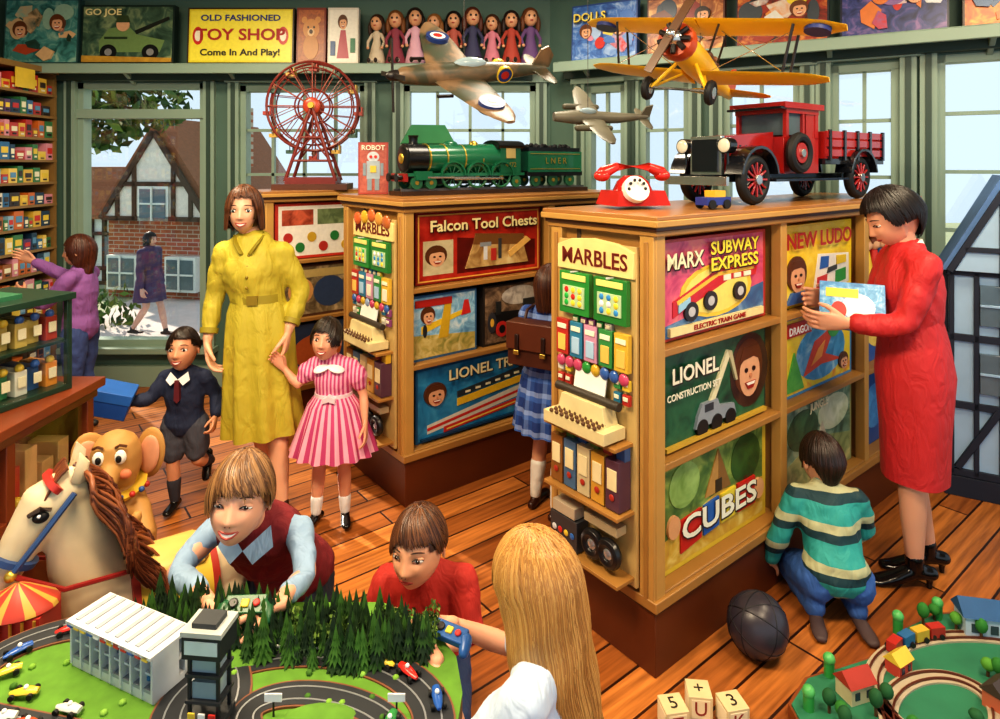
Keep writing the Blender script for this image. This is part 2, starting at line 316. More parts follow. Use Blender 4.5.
def head(P,par,c,R,h,skin,st,smile=.6,teeth=False,iris='#4a2c18',lip='#b5483c',lids=1):
    X=Matrix.Translation(c)@R.to_4x4()@Matrix.Scale(h,4)
    SK=m(skin,.45,.06,6,sss=.12); b=B(); nl,nt=72,56; vs=[]
    for i in range(1,nt):
        t=pi*i/nt; dz=math.cos(t)
        for j in range(nl):
            q=2*pi*j/nl; hx,hy=math.sin(q),-math.cos(q); x,y,z=hbase(hx,hy,dz)
            if hy<0: y-=feat(x,z)*min(1,-hy*2.5)
            vs.append((x,y,z))
    fs=[(i*nl+j,i*nl+(j+1)%nl,(i+1)*nl+(j+1)%nl,(i+1)*nl+j) for i in range(nt-2) for j in range(nl)]
    fs+=[list(range(nl))[::-1],[(nt-2)*nl+j for j in range(nl)]]; b.add(vs,fs,SK)
    for sg in (1,-1):
        b.sph((sg*.345,.04,-.03),(.03,.06,.10),SK,12,R=(0,-sg*.2,sg*.35)); b.sph((sg*.365,.02,-.03),(.016,.035,.065),m('#c07a5c',.6),10,R=(0,0,sg*.35))
        e=.15; y=fronty(e,0)
        b.sph((sg*e,y+.008,-.002),(.074,.032,.044*lids),m('#f2ece4',.2,.02),16,R=(0,0,sg*.28)); b.sph((sg*e,y-.016,-.002),(.036,.014,.038*lids),m(iris,.2,.1),12); b.sph((sg*e,y-.026,-.002),(.016,.008,.017),m('#080606',.1),8)
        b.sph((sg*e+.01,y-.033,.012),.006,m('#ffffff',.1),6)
        b.tube([((sg*(e+dx),fronty(e+dx,.03)-.012 ,.043*lids-abs(dx)**2*7),.0085) for dx in (-.06,-.03,0,.03,.068)],m('#1d120c',.6),6,side=(0,1,0))
        b.sph((sg*e,y+.004,.038*lids),(.078,.030,.018+.02*(1-lids)),SK,14,R=(0,0,sg*.28))
        b.tube([((sg*(e+dx),fronty(e+dx,-.03)-.006 ,-.040*lids+abs(dx)**2*6),.0045) for dx in (-.055,0,.055)],m('#8a5240',.6),6,side=(0,1,0))
        b.tube([((sg*(e+dx),fronty(e+dx,.1)-.004,.122-(dx+.01)**2*3.2),.009 if abs(dx)<.06 else .004) for dx in (-.075,-.035,0,.04,.08)],m(st['c'][0],.7),6,side=(0,1,0))
        b.sph((sg*.026,fronty(.026,-.19)-.004,-.192),(.010,.007,.006),m('#6e3328',.6),8)
    mw=.095+.03*smile; L=m(lip,.35,.08)
    def mo(dz,op): return [((u*mw,fronty(u*mw,-.28)-.004-.006*(1-u*u),-.285+smile*.035*u*u+dz*(1-u*u)),.014*(1-.6*u*u)) for u in (-1,-.75,-.4,0,.4,.75,1)]
    op=.045 if teeth else .008
    if teeth:
        n=9; up=[];lo=[]
        for i in range(n):
            u=-1+2*i/(n-1); x=u*mw*.93; y=fronty(x,-.285)-.006
            up.append((x,y,-.275+smile*.035*u*u)); lo.append((x,y,-.280+smile*.035*u*u-op*(1-u*u)))
        b.add(up+lo,[(i,i+1,n+i+1,n+i) for i in range(n-1)],m('#fbf6ea',.2,.02))
    b.tube(mo(.010,0),L,6,side=(0,1,0)); b.tube(mo(-op-.004,1),L,6,side=(0,1,0))
    if not teeth: b.tube([((u*mw*1.02,fronty(u*mw,-.28)-.014,-.287+smile*.035*u*u),.004) for u in (-1,-.5,0,.5,1)],m('#5a1d18',.6),5,side=(0,1,0))
    b.obj('head',par,X=X,ang=70)
    cols=[m(c_,.38,.05,20) for c_ in st['c']]; hb=B(); vol=1+st.get('vol',.09)
    nt,nl=30,48; vs=[]
    for i in range(0,nt+1):
        t=max(.02,pi*.80*i/nt); dz=math.cos(t)
        for j in range(nl):
            q=2*pi*j/nl; x,y,z=hbase(math.sin(q),-math.cos(q),dz); vs.append((x*(vol-.02),y*(vol-.02),z*(vol-.02)+.005))
    fs=[]
    for i in range(nt):
        for j in range(nl):
            z=vs[(i+1)*nl+j][2]; phi=2*pi*(j+.5)/nl; phi=phi-2*pi if phi>pi else phi
            if z>max(zend(st,phi)+.04,-.42): fs.append((i*nl+j,i*nl+(j+1)%nl,(i+1)*nl+(j+1)%nl,(i+1)*nl+j))
    hb.add(vs,fs,cols[0])
    N=st.get('n',560)
    for k in range(N):
        phi=-pi+2*pi*(k+random.random())/N; th0=random.uniform(.03,.4)+(.7*random.random()**2); ze=zend(st,phi)+random.gauss(0,st.get('jit',.02))
        v2=vol+random.uniform(-.02,.02); sw=st.get('sweep',0); pts=[];z0=.5*math.cos(th0)*v2; ns=12
        if z0<=ze: continue
        wv=random.uniform(0,6) if not st.get('wave') else 3*phi
        for i in range(ns+1):
            u=i/ns; 
            z=z0+(ze-z0)*u; ph=phi+sw*u*(1 if abs(phi)<1.6 else 0)+.03*math.sin(wv+u*5)
            zz=z/(.5*v2); hx,hy=math.sin(ph),-math.cos(ph)
            if zz>0: f=math.sqrt(max(0,1-min(1,zz)**2)); x,y=.345*hx*f,.43*hy*f+(.03*f if hy>0 else 0)
            elif st.get('long'):
                d=-z; f=1-st.get('tin',.1)*min(1,d/.8); x,y=.345*hx*f,.43*hy*f+.03*f
                w_=st.get('wave',0); x+=w_*math.sin(d*9+wv)*.02*min(1,d*3); y+=w_*math.cos(d*9+wv)*.02*min(1,d*3)
            else: x,y,_=hbase(hx,hy,max(-1,zz))
            r=st.get('r',.015)*(1 if u<.7 else 1-(u-.7)/.3*.75)
            pts.append(((x*v2,y*v2,z),r,r*.55))
        hb.tube(pts,random.choice(cols),5,side=(math.cos(phi),math.sin(phi),0))
    hb.obj('hair',par,X=X,ang=80); return X
FT=bpy.data.textures.new('folds','CLOUDS'); FT.noise_scale=.06; FT.noise_depth=1
def addfold(M):
    if M.get('fold'): return M
    M['fold']=1; n=M.node_tree.nodes; l=M.node_tree.links; b=n['Principled BSDF']
    tc=n.new('ShaderNodeTexCoord'); mp=n.new('ShaderNodeMapping'); mp.inputs['Scale'].default_value=(1.3,1.3,.55)
    nz=n.new('ShaderNodeTexNoise'); nz.inputs['Scale'].default_value=13; nz.inputs['Detail'].default_value=2; nz.inputs['Distortion'].default_value=1.6
    bp=n.new('ShaderNodeBump'); bp.inputs['Strength'].default_value=.38; bp.inputs['Distance'].default_value=.03
    l.new(tc.outputs['Object'],mp.inputs[0]); l.new(mp.outputs[0],nz.inputs['Vector']); l.new(nz.outputs['Fac'],bp.inputs['Height']); l.new(bp.outputs[0],b.inputs['Normal']); return M
def blob(name,par,tubes,mat,vox=.011,it=4,extra=None,fold=0):
    b=B()
    for t in tubes: b.tube(t[0],mat,16,side=t[1],rnd=True)
    if extra: extra(b)
    o=b.obj(name,par); r=o.modifiers.new('r','REMESH'); r.mode='VOXEL'; r.voxel_size=vox; r.use_smooth_shade=True
    if fold:
        d=o.modifiers.new('d','DISPLACE'); d.texture=FT; d.texture_coords='LOCAL'; d.strength=fold; d.mid_level=.5
    s=o.modifiers.new('s','SMOOTH'); s.factor=.5; s.iterations=it; return o
def hand(par,w,d,nrm,L,sg,skin,curl=.5,spread=.1,name='hand'):
    d=V(d).normalized(); n=V(nrm); n=(n-n.dot(d)*d).normalized(); z=-n; x=d.cross(z)
    X=Matrix.Translation(w)@Matrix((x,d,z)).transposed().to_4x4()@Matrix.Scale(L,4)
    b=B(); SK=m(skin,.45,.06,6,sss=.12); S=(1,0,0)
    b.tube([((0,-.12,0),.13,.11),((0,.0,0),.14,.10),((0,.15,0),.19,.095),((0,.35,0),.225,.08),((0,.5,-.01),.21,.065)],SK,14,side=S,rnd=True)
    for i,(fx,fl_) in enumerate(((-.165,.36),(-.055,.46),(.055,.5),(.165,.44))):
        fx*=sg; p=V((fx,.47,0)); a=curl*(.6+.12*(3-i)*.5); pts=[(p-V((0,.06,0)),.055)]; pts.append((p,.054)); A=0
        for s_,(ln,r) in enumerate(((.45,.05),(.3,.046),(.25,.038))):
            A+=a*(.8 if s_==0 else 1.1); p=p+V((spread*fx*3*fl_*ln,math.cos(A)*fl_*ln,-math.sin(A)*fl_*ln)); pts.append((p,r))
        b.tube(pts,SK,8,side=S,rnd=True)
    b.tube([((.10*sg,.08,-.01),.075),((.22*sg,.24,-.05-.05*curl),.066),((.30*sg,.38,-.08-.12*curl),.055),((.31*sg,.52,-.10-.2*curl),.042)],SK,8,side=(0,0,1),rnd=True)
    o=b.obj(name,par,X=X); r=o.modifiers.new('r','REMESH'); r.mode='VOXEL'; r.voxel_size=.02; r.use_smooth_shade=True
    s=o.modifiers.new('s','SMOOTH'); s.factor=.5; s.iterations=2; return o
class Person:
    def __init__(s,name,loc,rot,H,J=None,hh=None,chub=1.0,skin='#e0a583',sw=None):
        s.e=empty(name,loc,rot); s.H=H; s.k=H/1.65*chub; s.hh=hh or .135*H; s.skin=skin; sw=sw or .105*H
        j={'pel':(0,0,.53*H),'wst':(0,0,.62*H),'chs':(0,0,.73*H),'nck':(0,.01,.825*H)}
        for q,g in (('L',1),('R',-1)):
            j['sh'+q]=(g*sw,0,.795*H); j['el'+q]=(g*(sw+.03),.01,.62*H); j['wr'+q]=(g*(sw+.05),-.04,.47*H)
            j['hp'+q]=(g*.055*H,0,.51*H); j['kn'+q]=(g*.053*H,-.01,.285*H); j['an'+q]=(g*.05*H,.01,.045*H); j['to'+q]=(0,-1,0)
        j.update(J or {})
        if 'hd' not in j: n=j['nck']; j['hd']=(n[0],n[1]-.015,n[2]+s.hh*.62)
        s.j={a:V(c) for a,c in j.items()}; s.side=(s.j['shL']-s.j['shR']).normalized()
    def smp(s,keys,ts,rs,f0,f1,n,inf):
        pts=[s.j[a] if isinstance(a,str) else a for a in keys]; out=[]
        for i in range(n+1):
            t=f0+(f1-f0)*i/n
            for a in range(len(ts)-1):
                if t<=ts[a+1]+1e-9: break
            u=(t-ts[a])/(ts[a+1]-ts[a]); p=pts[a].lerp(pts[a+1],u); r0,r1=rs[a],rs[a+1]
            out.append((p,(r0[0]+(r1[0]-r0[0])*u)*s.k+inf,(r0[1]+(r1[1]-r0[1])*u)*s.k+inf))
        return out
    def arm(s,q,f0=0,f1=1,inf=0,n=6):
        a,b_,c=s.j['sh'+q],s.j['el'+q],s.j['wr'+q]
        return (s.smp([a,a.lerp(b_,.5),b_,b_.lerp(c,.4),c],[0,.25,.5,.7,1],[(.047,.047),(.042,.042),(.035,.035),(.037,.035),(.024,.021)],f0,f1,n,inf),(0,0,1) if abs((c-a).normalized().z)<.8 else (1,0,0))
    def leg(s,q,f0=0,f1=1,inf=0,n=8):
        a,b_,c=s.j['hp'+q],s.j['kn'+q],s.j['an'+q]
        return (s.smp([a,a.lerp(b_,.5),b_,b_.lerp(c,.35),c],[0,.25,.5,.68,1],[(.085,.09),(.073,.077),(.050,.052),(.053,.056),(.032,.035)],f0,f1,n,inf),s.side)
    def torso(s,f0=0,f1=1,inf=0,n=8,bust=0):
        sh=(s.j['shL']+s.j['shR'])/2
        return (s.smp(['pel','wst','chs',sh.lerp(s.j['nck'],.3),'nck'],[0,.3,.62,.88,1],[(.155,.115),(.118,.095),(.142,.112+bust),(.12,.08),(.05,.05)],f0,f1,n,inf),s.side)
    def shoulders(s,inf=0):
        a,b_=s.j['shL'],s.j['shR']; k=s.k; return ([(a,.043*k+inf),((a+b_)/2+V((0,0,.012*k)),.062*k+inf,.068*k+inf),(b_,.043*k+inf)],(0,0,1))
    def body(s):
        n,h=s.j['nck'],s.j['hd']; t=[s.torso(),s.shoulders(),([(n-V((0,0,.05*s.k)),.062*s.k),(n,.05*s.k),(n.lerp(h,.62)+V((0,.01,0)),.048*s.k)],s.side)]
        for q in 'LR': t+=[s.arm(q),s.leg(q)]
        return blob('body',s.e,t,m(s.skin,.45,.06,6,sss=.12),.012 if s.H>1.3 else .009,3)
    def cloth(s,name,tubes,mat,it=2,vox=None,fold=.018): addfold(mat); return blob(name,s.e,tubes,mat,vox or (.012 if s.H>1.3 else .009),it,fold=fold)
    def shoe(s,q,mat,heel=0,L=None):
        a=s.j['an'+q]; t=s.j['to'+q].normalized(); L=L or .15*s.H; up=V((0,0,1)); 
        if abs(t.z)>.6: up=V((0,-1,0)) if t.z>0 else V((0,1,0))
        sd=t.cross(up).normalized(); up=sd.cross(t).normalized(); k=s.k; z=-up*(.045*s.H-.028*k)
        T=[(a-t*L*.25+z,.030*k,.028*k),(a+z*.9,.033*k,.034*k),(a+t*L*.3+z-up*heel*.6,.038*k,.026*k),(a+t*L*.55+z-up*heel,.040*k,.020*k),(a+t*L*.7+z-up*heel,.030*k,.016*k)]
        tb=[(T,sd),([(a+up*.01,.036*k),(a+z*.8,.034*k)],sd)]
        if heel: tb.append(([(a-t*L*.22+z,.016*k),(a-t*L*.22+z-up*(heel+.012),.010*k)],sd))
        blob('shoe_'+q,s.e,tb,mat,.006,2)
    def hand(s,q,d=None,n=None,curl=.5,spread=.1):
        w=s.j['wr'+q]; d=V(d) if d else (w-s.j['el'+q])
        n=n or ((-1,0,0) if q=='L' else (1,0,0)); dn=d.normalized()
        z=-V(n); x=dn.cross(z-z.dot(dn)*dn); pref=V((0,-1,.6)); sg=1 if x.dot(pref)>0 else -1
        return hand(s.e,w,d,n,.112*s.H if s.H>1.3 else .12*s.H,sg,s.skin,curl,spread,'hand_'+q)
    def face(s,st,yaw=0,pitch=0,roll=0,**k):
        R=Euler((pitch,roll,yaw)).to_matrix(); return head(s,s.e,s.j['hd'],R,s.hh,s.skin,st,**k)
    def skirt(s,name,secs,mat,folds=(12,.06),n=72,mats=None):
        b=B(); addfold(mat); b.tube(secs,mat,n,side=s.side,fold=folds,mats=mats); return b.obj(name,s.e,ang=60)
# --- woman in yellow dress
YD=m('#bfae38',.65,.2,9); YD2=m('#9a8a22',.6,.2,7)
W=Person('woman_in_yellow_dress',(-1.2,3.2,0),.12,1.64,{'nck':(-.05,.01,1.36),'hd':(-.07,-.015,1.495),'chs':(-.03,0,1.2),'wst':(-.01,0,1.05),'hpL':(.065,0,.84),'hpR':(-.065,0,.84),'shR':(-.17,0,1.29),'shL':(.105,0,1.285),
 'elR':(-.225,.02,1.06),'wrR':(-.235,-.05,.86),'elL':(.20,.03,1.08),'wrL':(.15,-.07,.90),'knL':(.09,-.04,.46),'anL':(.13,-.12,.075),'knR':(0,.0,.46),'anR':(.03,.10,.09),'toL':(.25,-1,0),'toR':(.1,-1,-.1)},hh=.225,skin='#e6ae8c')
W.body(); W.cloth('dress_top',[W.torso(.2,.90,.010,bust=.014),W.shoulders(.006),W.arm('L',0,.86,.009),W.arm('R',0,.86,.009)],YD,fold=.022)
W.skirt('dress_skirt',[((-.01,0,1.07),.122,.1),((-.01,0,1.0),.145,.12),((0,0,.9),.16,.135),((0,0,.75),.165,.14),((0.01,-.01,.58),.172,.15),((.02,-.01,.40),.185,.16)],YD,(9,.11,.6),n=90)
b=B(); b.tube([((-.01,0,1.045),.132,.109),((-.01,0,1.085),.128,.107)],YD2,32,side=(1,0,0)); b.box((-.01,-.112,1.065),(.05,.012,.045),m('#8a7414',.4))
for z in (1.13,1.18,1.23,1.28): b.sph((-.03,-.132+.045*max(0,(z-1.2)/.1),z),(.008,.006,.008),m('#8a7414',.3),8)
for sg in (1,-1):
    b.tube([((-.045+sg*.062,-.02,1.352),.012,.03),((-.045+sg*.045,-.07,1.325),.010,.032),((-.045+sg*.018,-.095,1.29),.007,.02)],YD2,10,side=(sg,.6,0),rnd=True)
    w=W.j['wrL' if sg>0 else 'wrR'].lerp(W.j['elL' if sg>0 else 'elR'],.3); w2=W.j['wrL' if sg>0 else 'wrR'].lerp(W.j['elL' if sg>0 else 'elR'],.18); b.tube([(w,.044),(w2,.042)],YD2,16)
b.obj('belt_collar_buttons',W.e)
W.hand('L',d=(-.1,-.1,-.8),n=(-1,0,0),curl=.7); W.hand('R',d=(.15,-.2,-.8),n=(1,0,0),curl=.6)
for q in 'LR': W.shoe(q,m('#3a2118',.3),heel=.03)
W.face({'c':['#3e2214','#56301a','#6e4226'],'fr':.31,'fa':34,'sd':-.40,'bk':-.5,'long':1,'vol':.15,'sweep':.18,'tin':-.08},yaw=.05,pitch=-.04,smile=1.1,teeth=True,iris='#3a4a40')
# --- boy in school uniform carrying a blue parcel
NV=m('#232c48',.8,.2,20)
P=Person('boy_in_school_uniform',(-1.585,3.22,0),.05,.93,{'wst':(0,.0,.5),'chs':(0,-.005,.585),'nck':(0,0,.685),'hd':(.0,-.02,.80),'pel':(0,.0,.43),'shL':(.095,0,.655),'shR':(-.095,0,.655),
 'elR':(-.15,-.04,.56),'wrR':(-.215,-.11,.575),'elL':(.155,.02,.55),'wrL':(.165,-.04,.47),'hpL':(.05,0,.42),'hpR':(-.05,0,.42),'knL':(.075,-.03,.25),'anL':(.085,.10,.19),'toL':(.1,-.6,-.8),'knR':(-.045,-.03,.235),'anR':(-.04,-.02,.05)},hh=.205,chub=1.1,skin='#d99a76')
P.body(); P.cloth('sweater',[P.torso(0,.9,.012),P.shoulders(.01),P.arm('L',0,.92,.012),P.arm('R',0,.92,.012)],NV)
P.cloth('shorts',[P.leg('L',0,.38,.014),P.leg('R',0,.38,.014),P.torso(0,.15,.008,n=2)],m('#4a4c58',.8))
P.cloth('socks',[P.leg('L',.74,1,.004,3),P.leg('R',.74,1,.004,3)],m('#3a3b46',.8),vox=.007,fold=0)
b=B(); 
for sg in (1,-1): b.add([(0,-.082,.668),(sg*.042,-.062,.70),(sg*.058,-.08,.665),(sg*.03,-.094,.642)],[(0,1,2,3)],m('#eeeeee',.6))
b.ext([(-.010,.665),(.010,.665),(.014,.57),(0,.555),(-.014,.57)],-.095,-.07,m('#6a2630',.6)); b.obj('collar_and_tie',P.e)
for q in 'LR': P.shoe(q,m('#17120f',.25)); 
P.hand('R',d=(-.9,-.3,-.05),n=(0,.2,-1),curl=.4); P.hand('L',curl=.9)
P.face({'c':['#1a0f0a','#2e1b10','#241409'],'fr':.27,'sd':.02,'bk':-.2,'sweep':.5,'vol':.07},smile=1,teeth=True,iris='#2a1a10',yaw=.05,pitch=-.2)
b=B(); b.box((0,0,0),(.20,.14,.12),m('#1f4f9e',.5)); b.box((0,0,.038),(.206,.146,.05),m('#2a66bb',.5)); b.obj('blue_shoe_box',loc=(-1.865,3.05,.605),rot=(.1,.32,.35),bev=.003)
# --- girl in pink dress
PK=mstripe(['#c2447a','#f0a8c0'],0,55)
G=Person('girl_in_pink_dress',(-.81,3.12,0),0,1.0,{'wst':(0,0,.60),'chs':(0,0,.675),'nck':(-.01,.0,.765),'hd':(-.03,-.02,.875),'pel':(0,0,.52),'shL':(.09,0,.74),'shR':(-.10,0,.745),
 'elR':(-.165,-.04,.66),'wrR':(-.235,-.02,.735),'elL':(.145,0,.60),'wrL':(.165,-.06,.48),'anL':(.06,-.02,.05),'anR':(-.075,-.04,.05),'knL':(.055,-.02,.27),'knR':(-.065,-.02,.27),'toR':(-.35,-1,0),'toL':(.3,-1,0)},hh=.195,chub=1.05,skin='#e0a080')
G.body(); G.cloth('dress_bodice',[G.torso(.22,.93,.01),G.shoulders(.012)],PK,fold=.008)
G.cloth('puff_sleeves',[([(G.j['sh'+q].lerp(G.j['el'+q],t),r) for t,r in ((0,.035),(.2,.05),(.45,.052),(.62,.036))],(1,0,0)) for q in 'LR'],PK,fold=.012)
G.skirt('dress_skirt',[((0,0,.61),.088,.075),((0,0,.56),.125,.105),((0,0,.45),.165,.135),((0,0,.33),.205,.165)],m('#c9507f'),(14,.07),n=112,mats=[m('#bd3f74',.7),m('#bd3f74',.7),m('#efa9bf',.7),m('#efa9bf',.7)])
b=B(); b.tube([((0,0,.585),.094,.08),((0,0,.62),.092,.079)],m('#f3d6de'),24); b.ext([(-.03,.61),(.0,.63),(.03,.61),(.03,.59),(0,.6),(-.03,.59)],-.1,-.07,m('#f3d6de'))
for sg in (1,-1): b.sph((sg*.035-.01,-.05,.745),(.042,.035,.014),m('#fbf3f3'),12,R=(.3,sg*.3,0))
b.obj('sash_and_collar',G.e)
G.cloth('socks',[G.leg('L',.85,1,.004,3),G.leg('R',.85,1,.004,3)],m('#f0f0f0'),vox=.007,fold=0)
for q in 'LR': G.shoe(q,m('#141214',.2))
G.hand('R',d=(-.5,-.1,.7),n=(0,-1,.3),curl=.6); G.hand('L',curl=.5)
G.face({'c':['#120a08','#2a1810','#1d100a'],'fr':.2,'fa':36,'sd':-.12,'bk':-.3,'vol':.12,'sweep':-.3},roll=.08,smile=1,teeth=True,pitch=-.2)
# --- girl in purple reaching at the shelf
G=Person('girl_in_purple_cardigan',(-2.72,4.15,0),rad(-85),1.26,{'elR':(-.15,-.19,.98),'wrR':(-.13,-.36,1.08),'elL':(.15,-.14,.84),'wrL':(.07,-.3,.9)},hh=.20,skin='#d9a080')
G.body(); G.cloth('cardigan',[G.torso(0,.93,.014),G.shoulders(.012),G.arm('L',0,.95,.014),G.arm('R',0,.95,.014)],m('#8d5a9e',.8))
G.cloth('jeans',[G.leg('L',0,1,.012),G.leg('R',0,1,.012),G.torso(0,.12,.01,n=2)],m('#3c4f86',.8))
for q in 'LR': G.shoe(q,m('#222222')); G.hand(q,curl=.4)
G.face({'c':['#3a1a10','#5a2c18','#47200f'],'fr':.2,'sd':-.3,'sd2':-.6,'bk':-1.5,'long':1,'vol':.1,'tin':.25,'wave':1},pitch=.0,yaw=.15,smile=.3)
# --- girl with satchel
PL=mstripe(['#1f3f86','#2d5aa8','#6f8fcf','#1f3f86'],0,11,['#16306e','#3f6ab8','#9fb4e0','#16306e'],2,11)
G=Person('girl_with_satchel',(.25,3.22,0),rad(150),1.2,{'elR':(-.16,-.1,.8),'wrR':(-.1,-.24,.9),'elL':(.16,-.1,.8),'wrL':(.1,-.24,.9),'knL':(.06,-.02,.33),'anL':(.07,.02,.055),'knR':(-.07,.02,.34),'anR':(-.08,.1,.07)},hh=.2,skin='#d9a080')
G.body(); G.cloth('blouse',[G.torso(.1,.93,.012),G.shoulders(.014),G.arm('L',0,.95,.014),G.arm('R',0,.95,.014)],PL)
G.skirt('plaid_skirt',[((0,0,.77),.1,.085),((0,0,.68),.14,.12),((0,0,.52),.17,.15),((0,0,.40),.185,.16)],PL,(16,.06),n=96)
G.cloth('socks',[G.leg('L',.72,1,.004,4),G.leg('R',.72,1,.004,4)],m('#e8e4da'),vox=.007,fold=0)
for q in 'LR': G.shoe(q,m('#3a1a10',.3)); G.hand(q,curl=.5)
G.face({'c':['#3a1c10','#5a3018','#482612'],'fr':.2,'sd':-.25,'bk':-.6,'long':1,'vol':.1,'tin':.2},smile=.2)
b=B(); LE=m('#4a2416',.4,.2); b.box((0,.155,.86),(.26,.09,.21),LE); b.box((0,.208,.90),(.262,.016,.13),m('#5c2e1c',.35)); 
for x in (-.07,.07): b.box((x,.22,.86),(.022,.01,.1),m('#2a120a',.4)); b.box((x,.226,.825),(.03,.01,.022),m('#c8a850',.3,metal=.8))
for sg in (1,-1): b.path([V((sg*.075,.13,.95)),V((sg*.08,.09,1.0)),V((sg*.08,.0,1.012)),V((sg*.085,-.09,.96)),V((sg*.1,-.10,.85)),V((sg*.1,.0,.78)),V((sg*.09,.12,.78))],.009,m('#3a1a10',.4))
b.obj('satchel',G.e,bev=.004)
# --- woman in red coat
RC=m('#c22a2e',.6,.15,9)
R_=Person('woman_in_red_coat',(1.70,2.66,0),rad(-100),1.67,{'nck':(0,-.01,1.37),'hd':(0,-.06,1.50),'chs':(0,-.0,1.2),'wst':(0,.01,1.05),'shL':(.15,0,1.32),'shR':(-.15,0,1.32),'elR':(-.17,-.08,1.10),'wrR':(-.10,-.27,1.13),'hpL':(.055,0,.85),'hpR':(-.055,0,.85),'elL':(.18,-.09,1.09),'wrL':(.12,-.28,1.08),
 'knL':(.05,-.01,.46),'anL':(.05,.0,.11),'knR':(-.06,.02,.46),'anR':(-.07,.1,.11)},hh=.225,chub=.94,skin='#dea283')
R_.body(); R_.cloth('coat_top',[R_.torso(.15,.93,.012,bust=.012),R_.shoulders(.012),R_.arm('L',0,.9,.014),R_.arm('R',0,.9,.014)],RC,fold=.02)
R_.skirt('coat_skirt',[((0,.01,1.10),.12,.103),((0,.012,1.0),.145,.125),((0,.018,.86),.165,.142),((0,.018,.62),.148,.125),((0,.018,.43),.14,.12)],RC,(5,.03),n=60)
b=B(); b.tube([((0,0,1.365),.066,.062),((0,-.01,1.40),.06,.057)],m('#efe9e4'),20); 
b.path([V((.0,.12,1.32)),V((0,.125,1.2)),V((0,.12,1.05)),V((0,.16,.88)),V((0,.148,.6)),V((0,.142,.44))],.003,m('#7c1519'))
b.obj('collar',R_.e)
for q in 'LR': R_.shoe(q,m('#121013',.15),heel=.05)
R_.hand('R',d=(.25,-.9,.15),n=(1,.1,.0),curl=.5); R_.hand('L',d=(-.2,-.9,.0),n=(-1,0,.3),curl=.5)
R_.face({'c':['#100a0a','#1f1412','#181010'],'fr':.28,'fa':50,'sd':-.08,'bk':-.46,'vol':.24,'sweep':.1,'n':700,'jit':.01,'r':.018},pitch=.42,smile=.2,lids=.6)
gamebox('blue_toy_box',(1.43,2.60,1.06),rad(-28),.24,.19,.05,('#3a7ab8','#5aa0d8','#9ac8e8'),[('r',.05,.1,.95,.9,('#3a80c0','#6ab0e0','#c8e0f0')),('e',.6,.45,.25,.3,'#dfe8f4'),('r',.1,.65,.6,.85,'#f2d040'),('e',.3,.35,.12,.2,'#c8302a')],side='#4a86c8',tilt=-.5)
# --- kneeling boy in striped jumper
ST=mstripe(['#2f9a94','#2f9a94','#173c44','#b8b890'],2,8.3)
K=Person('kneeling_boy_in_striped_jumper',(1.27,2.42,0),rad(172),1.12,{'pel':(0,.0,.19),'wst':(0,-.04,.255),'chs':(0,-.08,.345),'nck':(0,-.11,.435),'hd':(.0,-.145,.535),'shL':(.11,-.10,.41),'shR':(-.11,-.10,.41),
 'elR':(-.16,-.14,.27),'wrR':(-.1,-.25,.20),'elL':(.18,-.09,.26),'wrL':(.2,-.15,.12),'hpL':(.07,0,.15),'hpR':(-.07,0,.15),'knL':(.1,-.25,.07),'knR':(-.1,-.25,.07),'anL':(.08,.02,.055),'anR':(-.07,.02,.055),'toL':(.15,1,-.1),'toR':(-.1,1,-.1)},hh=.205,chub=1.05,skin='#d9a080')
K.body(); K.cloth('jumper',[K.torso(.0,.94,.016),K.shoulders(.012),K.arm('L',0,.93,.014),K.arm('R',0,.93,.014)],ST)
K.cloth('jeans',[K.leg('L',0,1,.014),K.leg('R',0,1,.014),K.torso(0,.1,.014,n=2)],m('#3b64a8',.8))
for q in 'LR': K.shoe(q,m('#4c3a3a',.6)); K.hand(q,curl=.3,n=(0,0,-1) )
K.face({'c':['#1d110c','#34201a','#281812'],'fr':.22,'sd':-.02,'bk':-.4,'vol':.09,'n':700},yaw=.2,pitch=.2,smile=.2)
# --- boy leaning on the track table
SHT=m('#8aa4c0',.7,.1); VEST=m('#7a1f26',.85,.25,30)
K=Person('laughing_boy_with_controller',(-.69,1.95,-.015),0,1.3,{'pel':(.02,.14,.42),'wst':(0,.06,.52),'chs':(0,-.05,.62),'nck':(.0,-.15,.725),'hd':(.0,-.25,.85),'shL':(.12,-.13,.70),'shR':(-.12,-.13,.70),
 'elR':(-.17,-.25,.655),'wrR':(-.0,-.40,.665),'elL':(.18,-.26,.655),'wrL':(.15,-.41,.675),'hpL':(.07,.15,.39),'hpR':(-.07,.15,.39),'knL':(.09,.04,.07),'knR':(-.06,.04,.07),'anL':(.08,.36,.06),'anR':(-.05,.36,.06),'toL':(0,1,-.3),'toR':(0,1,-.3)},hh=.215,skin='#e2a688',chub=.95)
K.body(); K.cloth('shirt',[K.torso(.2,.96,.008),K.shoulders(.006),K.arm('L',0,.8,.004),K.arm('R',0,.8,.004)],SHT)
K.cloth('sweater_vest',[K.torso(.0,.86,.018),([(K.j['shL']*.78+K.j['shR']*.22,.058),((K.j['shL']+K.j['shR'])/2-V((0,0,.02)),.075,.08),(K.j['shL']*.22+K.j['shR']*.78,.058)],(0,0,1))],VEST)
b=B()
for sg in (1,-1): b.add([(0,-.235,.70),(sg*.06,-.19,.745),(sg*.075,-.215,.70),(sg*.03,-.245,.67)],[(0,1,2,3)],SHT)
b.obj('shirt_collar',K.e)
K.cloth('trousers',[K.leg('L',0,1,.012),K.leg('R',0,1,.012),K.torso(0,.15,.012,n=2)],m('#2e3440',.8))
for q in 'LR': K.shoe(q,m('#2a1c16')) 
K.hand('R',d=(.8,-.35,-.0),n=(0,-.4,-1),curl=.7); K.hand('L',d=(-.75,-.4,-.0),n=(0,-.4,-1),curl=.7)
